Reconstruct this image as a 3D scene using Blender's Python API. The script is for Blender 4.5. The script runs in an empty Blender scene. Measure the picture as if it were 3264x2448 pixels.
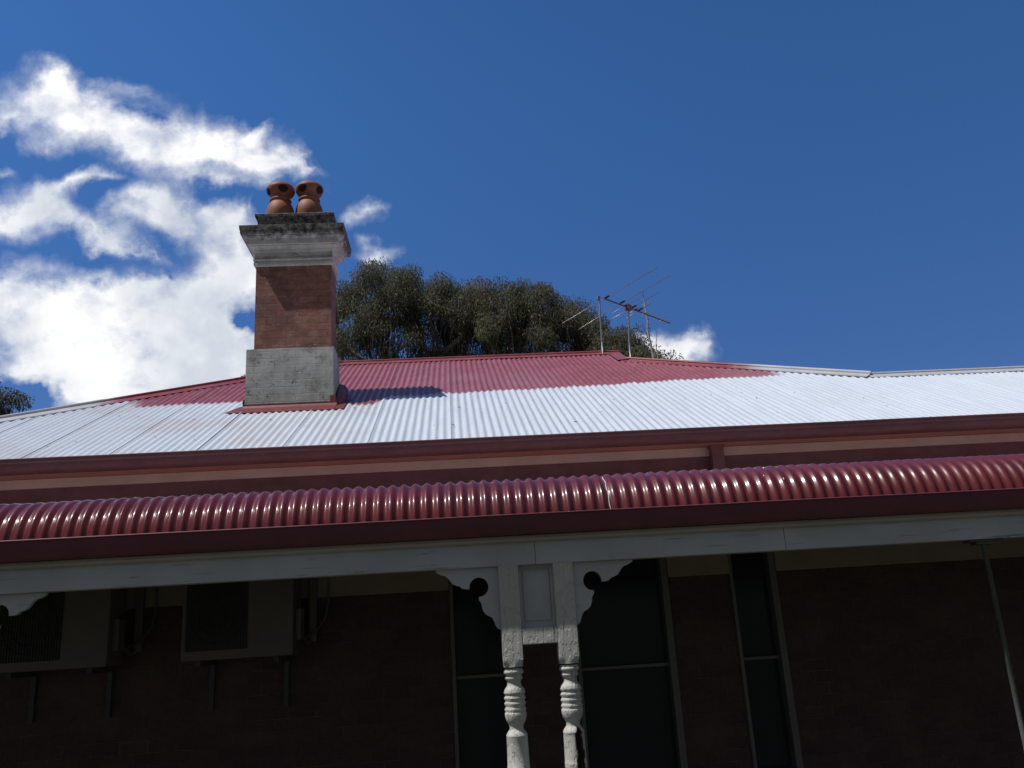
import bpy, bmesh, math, random
from mathutils import Vector, Matrix

# ------------------------------------------------------------------ camera
H = 2.0                                   # camera height above the ground
scene = bpy.context.scene
cam_data = bpy.data.cameras.new("camera")
cam = bpy.data.objects.new("camera", cam_data)
scene.collection.objects.link(cam)
R_ = Vector((0.99665858, -0.05611068, -0.05935716))
U_ = Vector((0.04122667, -0.28177411, 0.95859466))
F_ = Vector((0.0705127, 0.95783868, 0.27851932))
m = Matrix((R_, U_, -F_)).transposed().to_4x4()
m.translation = Vector((0, 0, H))
cam.matrix_world = m
cam_data.sensor_width = 36.0
cam_data.lens = 2722.45 / 3264 * 36.0
cam_data.clip_start = 0.05
cam_data.clip_end = 2000
scene.camera = cam
scene.view_settings.view_transform = 'Standard'
scene.view_settings.look = 'None'
scene.view_settings.gamma = 1
scene.view_settings.exposure = 0.0

# ------------------------------------------------------------------ sun
SUN_DIR = Vector((0.478, 0.15, -0.875)).normalized()      # the way the light travels
sun_data = bpy.data.lights.new("sun", 'SUN')
sun = bpy.data.objects.new("sun", sun_data)
scene.collection.objects.link(sun)
sun.rotation_euler = SUN_DIR.to_track_quat('-Z', 'Y').to_euler()
sun.location = (-8, -6, 20)
sun_data.energy = 3.8
sun_data.angle = math.radians(0.5)
sun_data.color = (1.0, 0.96, 0.90)
to_sun = -SUN_DIR
SUN_ELEV = math.asin(to_sun.z)
SUN_ROT = math.atan2(to_sun.x, to_sun.y)

# ------------------------------------------------------------------ sky
world = bpy.data.worlds.new("World")
scene.world = world
world.use_nodes = True
wn, wl = world.node_tree.nodes, world.node_tree.links
wn.clear()


def wnode(kind, **kw):
    n = wn.new(kind)
    for k, v in kw.items():
        setattr(n, k, v)
    return n


def wmath(op, a, b=None, c=None, clamp=False):
    n = wnode('ShaderNodeMath', operation=op, use_clamp=clamp)
    for i, v in enumerate((a, b, c)):
        if v is None:
            continue
        if isinstance(v, (int, float)):
            n.inputs[i].default_value = v
        else:
            wl.new(v, n.inputs[i])
    return n.outputs[0]


sky = wnode('ShaderNodeTexSky', sky_type='NISHITA', sun_disc=False)
sky.sun_elevation = SUN_ELEV
sky.sun_rotation = SUN_ROT
sky.altitude = 1500
sky.air_density = 1.0
sky.dust_density = 0.15
sky.ozone_density = 4.0
hsv = wnode('ShaderNodeHueSaturation')
hsv.inputs['Hue'].default_value = 0.503
hsv.inputs['Saturation'].default_value = 1.0
hsv.inputs['Value'].default_value = 1.0
wl.new(sky.outputs[0], hsv.inputs['Color'])

tc = wnode('ShaderNodeTexCoord')
DIR = tc.outputs['Generated']


def wdot(v):
    n = wnode('ShaderNodeVectorMath', operation='DOT_PRODUCT')
    wl.new(DIR, n.inputs[0])
    n.inputs[1].default_value = v
    return n.outputs['Value']


# the cloud bank lies in one patch of the sky, to the north of the house: coordinates of
# that patch on a plane square to the direction CD, one unit = 45 degrees
CD, CR, CU = F_.copy(), R_.copy(), U_.copy()
df = wmath('MAXIMUM', wdot(CD), 0.05)
su = wmath('DIVIDE', wdot(CR), df)
sv = wmath('DIVIDE', wdot(CU), df)
comb = wnode('ShaderNodeCombineXYZ')
wl.new(su, comb.inputs[0])
wl.new(sv, comb.inputs[1])
P0 = comb.outputs[0]


def wnoise(vec, scale, detail, rough, dist=0.0, off=(0, 0, 0), sx=1.0, sy=1.0, rz=0.0):
    mp = wnode('ShaderNodeMapping')
    mp.inputs['Location'].default_value = off
    mp.inputs['Scale'].default_value = (sx, sy, 1)
    mp.inputs['Rotation'].default_value = (0, 0, rz)
    wl.new(vec, mp.inputs['Vector'])
    n = wnode('ShaderNodeTexNoise')
    n.noise_dimensions = '2D'
    n.inputs['Scale'].default_value = scale
    n.inputs['Detail'].default_value = detail
    n.inputs['Roughness'].default_value = rough
    n.inputs['Distortion'].default_value = dist
    wl.new(mp.outputs[0], n.inputs['Vector'])
    return n


# warp the patch coordinates a little so that no outline stays an ellipse
wa = wnoise(P0, 15.0, 7, 0.55)
wb = wnoise(P0, 15.0, 7, 0.55, off=(3.7, 9.1, 0))
wcomb = wnode('ShaderNodeCombineXYZ')
wl.new(wmath('MULTIPLY', wmath('SUBTRACT', wa.outputs[0], 0.5), 0.066), wcomb.inputs[0])
wl.new(wmath('MULTIPLY', wmath('SUBTRACT', wb.outputs[0], 0.5), 0.066), wcomb.inputs[1])
vadd = wnode('ShaderNodeVectorMath', operation='ADD')
wl.new(P0, vadd.inputs[0])
wl.new(wcomb.outputs[0], vadd.inputs[1])
PW = vadd.outputs[0]

# puffs: (x, y, half width, half height, tilt in degrees, weight); x to the right and y
# upwards, in thousandths of the patch unit
PUFFS = [
    (-562, 331, 40, 30, -10, 1.35), (-529, 339, 38, 28, -15, 1.00), (-507, 315, 54, 31, -18, 1.25), (-459, 299, 60, 31, -20, 1.30), (-410, 283, 60, 31, -18, 1.30),
    (-361, 277, 49, 28, -12, 1.20), (-323, 271, 43, 26, -14, 1.15), (-288, 264, 41, 24, -16, 1.10), (-255, 253, 34, 15, -14, 1.00), (-234, 255, 18, 8, 0, 0.70),
    (-535, 356, 22, 12, 0, 0.60), (-296, 287, 16, 10, 0, 0.50), (-545, 287, 24, 12, -10, 0.55), (-578, 308, 27, 13, 0, 0.50), (-437, 341, 41, 9, -8, 0.34),
    (-421, 333, 22, 7, -20, 0.30), (-274, 238, 43, 8, -5, 0.40), (-345, 241, 49, 9, -8, 0.50), (-570, 203, 51, 26, 8, 1.00), (-589, 184, 38, 21, 0, 0.90),
    (-540, 225, 33, 16, 25, 0.80), (-518, 241, 33, 9, 20, 0.50), (-475, 245, 27, 7, -10, 0.50), (-521, 195, 33, 18, -20, 0.85), (-491, 176, 43, 13, -25, 0.70),
    (-469, 168, 33, 11, -10, 0.60), (-418, 225, 24, 20, 10, 0.95), (-437, 211, 30, 17, 25, 0.85), (-402, 211, 24, 18, -40, 0.85), (-459, 189, 33, 16, 20, 0.70),
    (-415, 189, 38, 18, 0, 0.80), (-383, 179, 38, 18, -25, 0.85), (-361, 200, 27, 14, -20, 0.80), (-334, 184, 33, 22, -30, 0.85), (-318, 198, 18, 14, -40, 0.60),
    (-421, 153, 28, 9, -15, 0.75), (-448, 160, 27, 8, 0, 0.55), (-345, 157, 33, 22, -40, 0.80), (-312, 168, 25, 24, 0, 0.80), (-301, 206, 8, 14, 20, 0.45),
    (-594, 248, 16, 8, 0, 0.30), (-589, 97, 49, 36, 0, 1.10), (-540, 103, 49, 33, 0, 1.15), (-497, 97, 49, 30, 0, 1.15), (-448, 108, 41, 28, 10, 1.15),
    (-410, 103, 43, 27, 0, 1.10), (-366, 119, 43, 28, 15, 1.10), (-329, 124, 33, 33, 30, 1.10), (-307, 135, 27, 27, 0, 0.90), (-459, 59, 98, 43, 0, 1.40),
    (-372, 76, 70, 43, 0, 1.35), (-545, 59, 70, 38, 0, 1.30), (-589, 59, 43, 33, 0, 1.10), (-394, 27, 98, 43, 0, 1.40), (-334, 21, 60, 38, 0, 1.30),
    (-491, 16, 76, 36, 0, 1.25), (-437, -11, 98, 30, 0, 1.30), (-513, -11, 27, 22, 0, 0.80), (-567, 27, 49, 22, 0, 1.00), (-589, 8, 33, 13, 0, 0.70),
    (-339, -11, 65, 27, 0, 1.20), (-269, 97, 33, 33, 0, 0.70), (-274, 38, 38, 43, 0, 0.80), (-285, -27, 65, 33, 0, 1.00), (-307, 77, 23, 12, -20, -1.10),
    (-556, -21, 33, 18, 20, -1.60), (-545, -6, 12, 7, 30, -0.50), (-594, -25, 33, 16, 0, -1.20), (-402, 125, 8, 8, 0, -0.60), (-483, 121, 8, 4, 0, -0.40),
    (-171, 203, 26, 12, 20, 0.62), (-159, 207, 16, 5, 25, 0.40), (-185, 189, 14, 14, 0, 0.45), (-158, 157, 20, 12, 25, 0.62), (-166, 146, 22, 9, 0, 0.50),
    (-144, 149, 8, 9, 0, 0.30), (181, 42, 27, 15, 0, 1.10), (159, 46, 15, 12, 0, 0.90), (203, 42, 22, 14, 0, 1.00), (214, 55, 16, 9, 35, 0.85),
    (220, 46, 10, 12, 0, 0.60), (186, 30, 43, 11, 0, 1.00), (151, 51, 11, 5, 0, 0.50),
]
total = None
for (x, y, rx, ry, rot, w) in PUFFS:
    mp = wnode('ShaderNodeMapping', vector_type='TEXTURE')
    mp.inputs['Location'].default_value = (x / 1000, y / 1000, 0)
    mp.inputs['Rotation'].default_value = (0, 0, math.radians(rot))
    mp.inputs['Scale'].default_value = (rx / 1000 * 1.62, ry / 1000 * 1.72, 1)
    wl.new(PW, mp.inputs['Vector'])
    g = wnode('ShaderNodeTexGradient', gradient_type='QUADRATIC_SPHERE')
    wl.new(mp.outputs[0], g.inputs['Vector'])
    if total is None:
        total = wmath('MULTIPLY', g.outputs['Fac'], w)
    else:
        total = wmath('MULTIPLY_ADD', g.outputs['Fac'], w, total)
field = wmath('MINIMUM', wmath('MULTIPLY', total, 1.05), 1.15)
fine = wnoise(P0, 9.0, 9, 0.60, dist=0.12, sx=0.9, sy=1.15, rz=0.4)
streak = wnoise(P0, 30.0, 5, 0.58, dist=0.0, sx=0.7, sy=1.2, rz=-0.5, off=(2, 5, 0))
ns = wmath('ADD', wmath('MULTIPLY', wmath('SUBTRACT', fine.outputs[0], 0.5), 2.5),
           wmath('MULTIPLY', wmath('SUBTRACT', streak.outputs[0], 0.5), 1.1))
dens = wmath('ADD', field, wmath('MULTIPLY', ns, wmath('MINIMUM', wmath('MULTIPLY', field, 1.5), 0.80)))
mr = wnode('ShaderNodeMapRange', interpolation_type='LINEAR')
mr.inputs['From Min'].default_value = 0.02
mr.inputs['From Max'].default_value = 1.08
wl.new(dens, mr.inputs['Value'])
front = wmath('GREATER_THAN', wdot(CD), 0.3)
cover = wmath('MULTIPLY', mr.outputs[0], front)
# thick parts of the cloud are a little greyer below their tops
grey = wnoise(P0, 7.0, 5, 0.55, off=(1.3, 4.2, 0))
gr = wnode('ShaderNodeMapRange')
gr.inputs['From Min'].default_value = 0.38
gr.inputs['From Max'].default_value = 0.66
wl.new(grey.outputs[0], gr.inputs['Value'])
ccol = wnode('ShaderNodeMixRGB')
ccol.inputs[1].default_value = (1.0, 1.01, 1.02, 1)
ccol.inputs[2].default_value = (0.64, 0.69, 0.77, 1)
wl.new(gr.outputs[0], ccol.inputs[0])

STR = 0.10
skymul = wnode('ShaderNodeMixRGB', blend_type='MULTIPLY')
skymul.inputs[0].default_value = 1.0
wl.new(hsv.outputs[0], skymul.inputs[1])
# the blue deepens less towards the horizon than the model's
hz = wnode('ShaderNodeMapRange', interpolation_type='SMOOTHSTEP')
hz.inputs['From Min'].default_value = 0.05
hz.inputs['From Max'].default_value = 0.62
wl.new(wdot(Vector((0, 0, 1))), hz.inputs['Value'])
hmix = wnode('ShaderNodeMixRGB')
wl.new(hz.outputs[0], hmix.inputs[0])
hmix.inputs[1].default_value = (0.40, 0.50, 0.74, 1)
hmix.inputs[2].default_value = (0.50, 0.93, 1.27, 1)
deep = wnode('ShaderNodeMapRange', interpolation_type='SMOOTHSTEP')
deep.inputs['From Min'].default_value = -0.15
deep.inputs['From Max'].default_value = 0.85
deep.inputs['To Min'].default_value = 1.03
deep.inputs['To Max'].default_value = 0.88
wl.new(wdot(Vector((0.78, 0.0, 0.62)).normalized()), deep.inputs['Value'])
dsc = wnode('ShaderNodeVectorMath', operation='SCALE')
wl.new(hmix.outputs[0], dsc.inputs[0])
wl.new(deep.outputs[0], dsc.inputs['Scale'])
wl.new(dsc.outputs[0], skymul.inputs[2])
STR = 0.10
cm = wnode('ShaderNodeVectorMath', operation='SCALE')
wl.new(ccol.outputs[0], cm.inputs[0])
cm.inputs['Scale'].default_value = 1.0 / STR
# unseen grey added to the southern sky to dim and neutralise ambient light
south_dim = wnode('ShaderNodeMapRange', interpolation_type='SMOOTHSTEP')
south_dim.inputs['From Min'].default_value = 0.10
south_dim.inputs['From Max'].default_value = -0.40
wl.new(wdot(Vector((0, 1, 0))), south_dim.inputs['Value'])
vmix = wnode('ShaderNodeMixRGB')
wl.new(south_dim.outputs[0], vmix.inputs[0])
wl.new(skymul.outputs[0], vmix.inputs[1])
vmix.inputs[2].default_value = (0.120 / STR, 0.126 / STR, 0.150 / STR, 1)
mixc = wnode('ShaderNodeMixRGB')
wl.new(cover, mixc.inputs[0])
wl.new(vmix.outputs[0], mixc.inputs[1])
wl.new(cm.outputs[0], mixc.inputs[2])
bg = wnode('ShaderNodeBackground')
bg.inputs['Strength'].default_value = STR
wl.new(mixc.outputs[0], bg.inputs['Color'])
wo = wnode('ShaderNodeOutputWorld')
wl.new(bg.outputs[0], wo.inputs['Surface'])
world.cycles.sampling_method = 'MANUAL'
world.cycles.sample_map_resolution = 512

# ------------------------------------------------------------------ mesh helpers
C = scene.collection


class MB:
    """collects faces; coordinates are relative to the camera's foot, z measured from eye level"""

    def __init__(s):
        s.v, s.f, s.sm, s.mi = [], [], [], []

    def add(s, vs, fs, smooth=False, mi=0):
        o = len(s.v)
        s.v += [tuple(p) for p in vs]
        for f in fs:
            s.f.append([i + o for i in f])
            s.sm.append(smooth)
            s.mi.append(mi)

    def box(s, x0, x1, y0, y1, z0, z1, mi=0):
        vs = [(x, y, z) for z in (z0, z1) for y in (y0, y1) for x in (x0, x1)]
        s.add(vs, [(0, 2, 3, 1), (4, 5, 7, 6), (0, 1, 5, 4), (2, 6, 7, 3), (0, 4, 6, 2), (1, 3, 7, 5)], mi=mi)

    def bbox(s, x0, x1, y0, y1, z0, z1, b=0.006, mi=0):
        """box with chamfered edges"""
        bm = bmesh.new()
        bmesh.ops.create_cube(bm, size=1)
        for v in bm.verts:
            v.co = Vector(((x0 + x1) / 2 + v.co.x * (x1 - x0), (y0 + y1) / 2 + v.co.y * (y1 - y0),
                           (z0 + z1) / 2 + v.co.z * (z1 - z0)))
        bmesh.ops.bevel(bm, geom=bm.edges[:], offset=b, segments=2, profile=0.6, affect='EDGES')
        bm.verts.index_update()
        s.add([v.co.copy() for v in bm.verts], [[v.index for v in f.verts] for f in bm.faces], mi=mi)
        bm.free()

    def tube(s, pts, rad, n=8, smooth=True, cap=True, mi=0):
        pts = [Vector(p) for p in pts]
        if not hasattr(rad, '__len__'):
            rad = [rad] * len(pts)
        vs, fs = [], []
        prev = None
        for i, p in enumerate(pts):
            a = pts[max(i - 1, 0)]
            b = pts[min(i + 1, len(pts) - 1)]
            t = (b - a).normalized()
            if prev is None:
                ref = Vector((0, 0, 1)) if abs(t.z) < 0.9 else Vector((1, 0, 0))
                u = t.cross(ref).normalized()
            else:
                u = (prev - t * prev.dot(t)).normalized()
            prev = u
            w = t.cross(u)
            for k in range(n):
                an = 2 * math.pi * k / n
                vs.append(p + (u * math.cos(an) + w * math.sin(an)) * rad[i])
        for i in range(len(pts) - 1):
            for k in range(n):
                k2 = (k + 1) % n
                fs.append((i * n + k, i * n + k2, (i + 1) * n + k2, (i + 1) * n + k))
        if cap:
            fs.append(tuple(range(n)))
            fs.append(tuple(range(len(pts) * n - 1, (len(pts) - 1) * n - 1, -1)))
        s.add(vs, fs, smooth, mi)

    def lathe(s, cx, cy, prof, n=32, smooth=True, mi=0, cap=True):
        vs, fs = [], []
        for r, z in prof:
            for k in range(n):
                an = 2 * math.pi * k / n
                vs.append((cx + r * math.cos(an), cy + r * math.sin(an), z))
        for i in range(len(prof) - 1):
            for k in range(n):
                k2 = (k + 1) % n
                fs.append((i * n + k, i * n + k2, (i + 1) * n + k2, (i + 1) * n + k))
        if cap:
            fs.append(tuple(range(n - 1, -1, -1)))
            fs.append(tuple((len(prof) - 1) * n + k for k in range(n)))
        s.add(vs, fs, smooth, mi)

    def sweep_x(s, prof, x0, x1, close=False, smooth=False, mi=0, steps=1, wob=0.0):
        """profile (y, z) swept along X"""
        n = len(prof)
        vs, fs = [], []
        for j in range(steps + 1):
            x = x0 + (x1 - x0) * j / steps
            dz = wob * (math.sin(x * 1.3) + 0.6 * math.sin(x * 2.9 + 1))
            for y, z in prof:
                vs.append((x, y, z + dz))
        m_ = n if close else n - 1
        for j in range(steps):
            for i in range(m_):
                i2 = (i + 1) % n
                fs.append((j * n + i, j * n + i2, (j + 1) * n + i2, (j + 1) * n + i))
        if close:
            fs.append(tuple(range(n - 1, -1, -1)))
            fs.append(tuple(steps * n + i for i in range(n)))
        s.add(vs, fs, smooth, mi)

    def build(s, name, mat, parent=None, origin=(0, 0, 0)):
        """origin: world position of the mesh's own origin (ignored when parented: the parent's is used)"""
        me = bpy.data.meshes.new(name)
        o = bpy.data.objects.new(name, me)
        C.objects.link(o)
        if parent is not None:
            o.parent = parent
            org = Vector(parent.get('org', (0, 0, 0)))
        else:
            org = Vector(origin)
            o.location = org
        o['org'] = tuple(org)
        me.from_pydata([(v[0] - org.x, v[1] - org.y, v[2] + H - org.z) for v in s.v], [], s.f)
        mats = mat if isinstance(mat, (list, tuple)) else [mat]
        for m_ in mats:
            me.materials.append(m_)
        me.polygons.foreach_set('use_smooth', s.sm)
        me.polygons.foreach_set('material_index', s.mi)
        me.update()
        return o


def fix_normals(o):
    bm = bmesh.new()
    bm.from_mesh(o.data)
    bmesh.ops.recalc_face_normals(bm, faces=bm.faces)
    bm.to_mesh(o.data)
    bm.free()
    return o


def tag(o, label, cat, group=None):
    o['label'] = label
    o['category'] = cat
    if group:
        o['group'] = group
    return o


def empty(name, loc, label, cat, group=None):
    o = bpy.data.objects.new(name, None)
    o.empty_display_size = 0.3
    C.objects.link(o)
    o.location = loc
    o['org'] = tuple(loc)
    return tag(o, label, cat, group)


def struct(o):
    o['kind'] = 'structure'
    return o


# ------------------------------------------------------------------ materials
class Mat:
    def __init__(s, name, rough=0.6, spec=0.5, metal=0.0):
        s.m = bpy.data.materials.new(name)
        s.m.use_nodes = True
        s.n, s.l = s.m.node_tree.nodes, s.m.node_tree.links
        s.b = s.n['Principled BSDF']
        s.b.inputs['Roughness'].default_value = rough
        s.b.inputs['Specular IOR Level'].default_value = spec
        s.b.inputs['Metallic'].default_value = metal
        s.geo = s.n.new('ShaderNodeNewGeometry')
        s.pos = s.geo.outputs['Position']

    def node(s, k, **kw):
        n = s.n.new(k)
        for a, b in kw.items():
            setattr(n, a, b)
        return n

    def put(s, sock, v):
        if isinstance(v, (int, float)):
            sock.default_value = v
        elif isinstance(v, tuple):
            sock.default_value = v if len(v) == 4 or len(sock.default_value) == 3 else v + (1,)
        else:
            s.l.new(v, sock)

    def math(s, op, a, b=None, c=None, clamp=False):
        n = s.node('ShaderNodeMath', operation=op, use_clamp=clamp)
        for i, v in enumerate((a, b, c)):
            if v is not None:
                s.put(n.inputs[i], v)
        return n.outputs[0]

    def noise(s, scale, detail=4, rough=0.55, stretch=(1, 1, 1), off=(0, 0, 0), dist=0.0):
        mp = s.node('ShaderNodeMapping')
        mp.inputs['Scale'].default_value = stretch
        mp.inputs['Location'].default_value = off
        s.l.new(s.pos, mp.inputs['Vector'])
        n = s.node('ShaderNodeTexNoise')
        n.inputs['Scale'].default_value = scale
        n.inputs['Detail'].default_value = detail
        n.inputs['Roughness'].default_value = rough
        n.inputs['Distortion'].default_value = dist
        s.l.new(mp.outputs[0], n.inputs['Vector'])
        return n.outputs[0]

    def ramp(s, v, a, b, lo=0.0, hi=1.0):
        n = s.node('ShaderNodeMapRange', interpolation_type='SMOOTHSTEP')
        s.put(n.inputs['Value'], v)
        n.inputs['From Min'].default_value = a
        n.inputs['From Max'].default_value = b
        n.inputs['To Min'].default_value = lo
        n.inputs['To Max'].default_value = hi
        return n.outputs[0]

    def mix(s, f, a, b, blend='MIX'):
        n = s.node('ShaderNodeMixRGB', blend_type=blend)
        s.put(n.inputs[0], f)
        s.put(n.inputs[1], a)
        s.put(n.inputs[2], b)
        return n.outputs[0]

    def color(s, v):
        s.put(s.b.inputs['Base Color'], v)
        return s

    def bump(s, h, dist=0.005, strength=1.0, chain=None):
        n = s.node('ShaderNodeBump')
        n.inputs['Distance'].default_value = dist
        n.inputs['Strength'].default_value = strength
        s.put(n.inputs['Height'], h)
        if chain is not None:
            s.l.new(chain, n.inputs['Normal'])
        s.l.new(n.outputs[0], s.b.inputs['Normal'])
        return n.outputs[0]

    def xyz(s):
        n = s.node('ShaderNodeSeparateXYZ')
        s.l.new(s.pos, n.inputs[0])
        return n.outputs


# roof sheeting: faded white paint, with the half finished coat of dusty red along the top
def roof_material():
    M = Mat('roof_paint', 0.42, 0.5)
    X, Y, Z = M.xyz()
    n1 = M.noise(2.2, 4)
    n2 = M.noise(28, 3)
    # edge of the red coat, measured up the slope
    dip = M.ramp(M.math('ABSOLUTE', M.math('SUBTRACT', X, -1.02)), 0.10, 0.30, -0.44, 0.0)
    edge = M.math('ADD', M.math('MULTIPLY', M.math('MAXIMUM', X, 0.0), 0.075), 9.83)
    edge = M.math('ADD', edge, dip)
    wob = M.math('ADD', M.math('MULTIPLY', M.math('SUBTRACT', n1, 0.5), 0.34),
                 M.math('MULTIPLY', M.math('SUBTRACT', n2, 0.5), 0.10))
    d = M.math('ADD', M.math('SUBTRACT', Y, edge), wob)
    up = M.ramp(d, -0.035, 0.055)
    # left limit slants from the hip down, right limit close to the wing ridge
    lx = M.math('ADD', X, M.math('MULTIPLY', M.math('SUBTRACT', Y, 9.96), 0.5))
    left = M.ramp(M.math('ADD', lx, wob), -3.78, -3.58)
    right = M.ramp(M.math('ADD', X, wob), 4.05, 4.3, 1.0, 0.0)
    red = M.math('MULTIPLY', M.math('MULTIPLY', up, left), right)
    st = M.noise(0.55, 3, 0.5, off=(4.1, 0, 0))
    cover = M.math('MULTIPLY', red, M.ramp(st, 0.25, 0.55, 0.90, 1.0))
    streak = M.noise(3.0, 5, 0.6, stretch=(9, 0.5, 0.5))
    white = M.mix(M.ramp(streak, 0.35, 0.7), (0.61, 0.67, 0.74), (0.545, 0.605, 0.68))
    spots = M.ramp(M.noise(55, 2, 0.5), 0.70, 0.76)
    white = M.mix(M.math('MULTIPLY', spots, 0.35), white, (0.30, 0.31, 0.32))
    rust = M.math('MULTIPLY', M.ramp(M.noise(0.9, 4, 0.5, off=(1.7, 3.1, 0)), 0.50, 0.66), M.ramp(X, -1.5, 0.2, 0.32, 0.05))
    white = M.mix(rust, white, (0.50, 0.40, 0.33))
    redc = M.mix(M.ramp(n1, 0.3, 0.7), (0.245, 0.058, 0.066), (0.295, 0.077, 0.088))
    redc = M.mix(M.ramp(M.noise(7, 4, 0.6, stretch=(6, .6, .6)), 0.45, 0.8), redc, (0.33, 0.125, 0.145))
    M.color(M.mix(cover, white, redc))
    M.put(M.b.inputs['Roughness'], M.ramp(n2, 0.3, 0.7, 0.36, 0.5))
    M.bump(M.noise(6, 3), 0.004, 0.35)
    return M.m


def cap_material():
    """ridge and hip cappings"""
    M = Mat('capping_paint', 0.34, 0.5)
    X, Y, Z = M.xyz()
    n = M.noise(5, 4)
    w = M.math('MULTIPLY', M.math('SUBTRACT', n, 0.5), 0.3)
    a = M.ramp(M.math('ADD', X, w), -4.25, -3.95)
    b = M.ramp(M.math('ADD', X, w), 3.7, 4.15, 1.0, 0.0)
    red = M.math('MULTIPLY', a, b)
    white = M.mix(M.ramp(n, 0.3, 0.7), (0.55, 0.55, 0.58), (0.47, 0.48, 0.52))
    redc = M.mix(M.ramp(n, 0.3, 0.7), (0.245, 0.055, 0.064), (0.30, 0.084, 0.094))
    M.color(M.mix(red, white, redc))
    return M.m


def maroon_material(name, col, rough=0.35, coat=0.0):
    M = Mat(name, rough, 0.22 if coat else 0.5)
    c2 = tuple(c * 1.3 for c in col)
    c0 = tuple(c * 0.7 for c in col)
    n = M.noise(4, 5, 0.6)
    base = M.mix(M.ramp(n, 0.3, 0.7), col, c2)
    dust = M.ramp(M.noise(1.3, 4, 0.6, stretch=(.6, 1, 3)), 0.52, 0.75, 0, 0.45)
    base = M.mix(dust, base, c0)
    M.color(base)
    M.put(M.b.inputs['Roughness'], M.ramp(M.noise(18, 3), 0.3, 0.7, rough * 0.85, rough * 1.25))
    if coat:
        M.put(M.b.inputs['Coat Weight'], M.ramp(M.noise(1.7, 4, 0.6, stretch=(1, 2, 2)), 0.3, 0.7, coat * 0.5, coat * 1.4))
    else:
        M.b.inputs['Coat Weight'].default_value = 0.0
    M.b.inputs['Coat Roughness'].default_value = 0.15
    M.bump(M.noise(3.5, 2), 0.004, 0.3)
    return M.m


def white_timber(name, col=(0.60, 0.60, 0.59), crack=1.0, vert=False, peel=0.0):
    M = Mat(name, 0.55, 0.4)
    st = (14, 14, 1.0) if vert else (0.8, 12, 12)
    grain = M.noise(3.2, 6, 0.65, stretch=st)
    n = M.noise(2.5, 4)
    base = M.mix(M.ramp(n, 0.3, 0.7), col, tuple(c * 0.86 for c in col))
    cr = M.math('MULTIPLY', M.ramp(grain, 0.62, 0.68), M.ramp(M.noise(1.6, 3, .5, off=(3, 1, 7)), 0.44, 0.60))
    base = M.mix(M.math('MULTIPLY', cr, min(1.0, 0.75 * crack)), base, (0.10, 0.09, 0.085))
    dirt = M.ramp(M.noise(9, 5, 0.7), 0.6, 0.8, 0, 0.35)
    base = M.mix(dirt, base, (0.34, 0.32, 0.29))
    M.color(base)
    flakes = M.ramp(M.noise(26, 4, 0.6, stretch=(1, 1, 0.45) if vert else (.5, 1, 1)), 0.47, 0.53)
    h = M.math('SUBTRACT', M.math('MULTIPLY', flakes, peel), M.math('MULTIPLY', M.ramp(grain, 0.6, 0.72), 0.8 * crack))
    M.bump(h, 0.004, 0.8)
    return M.m


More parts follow.
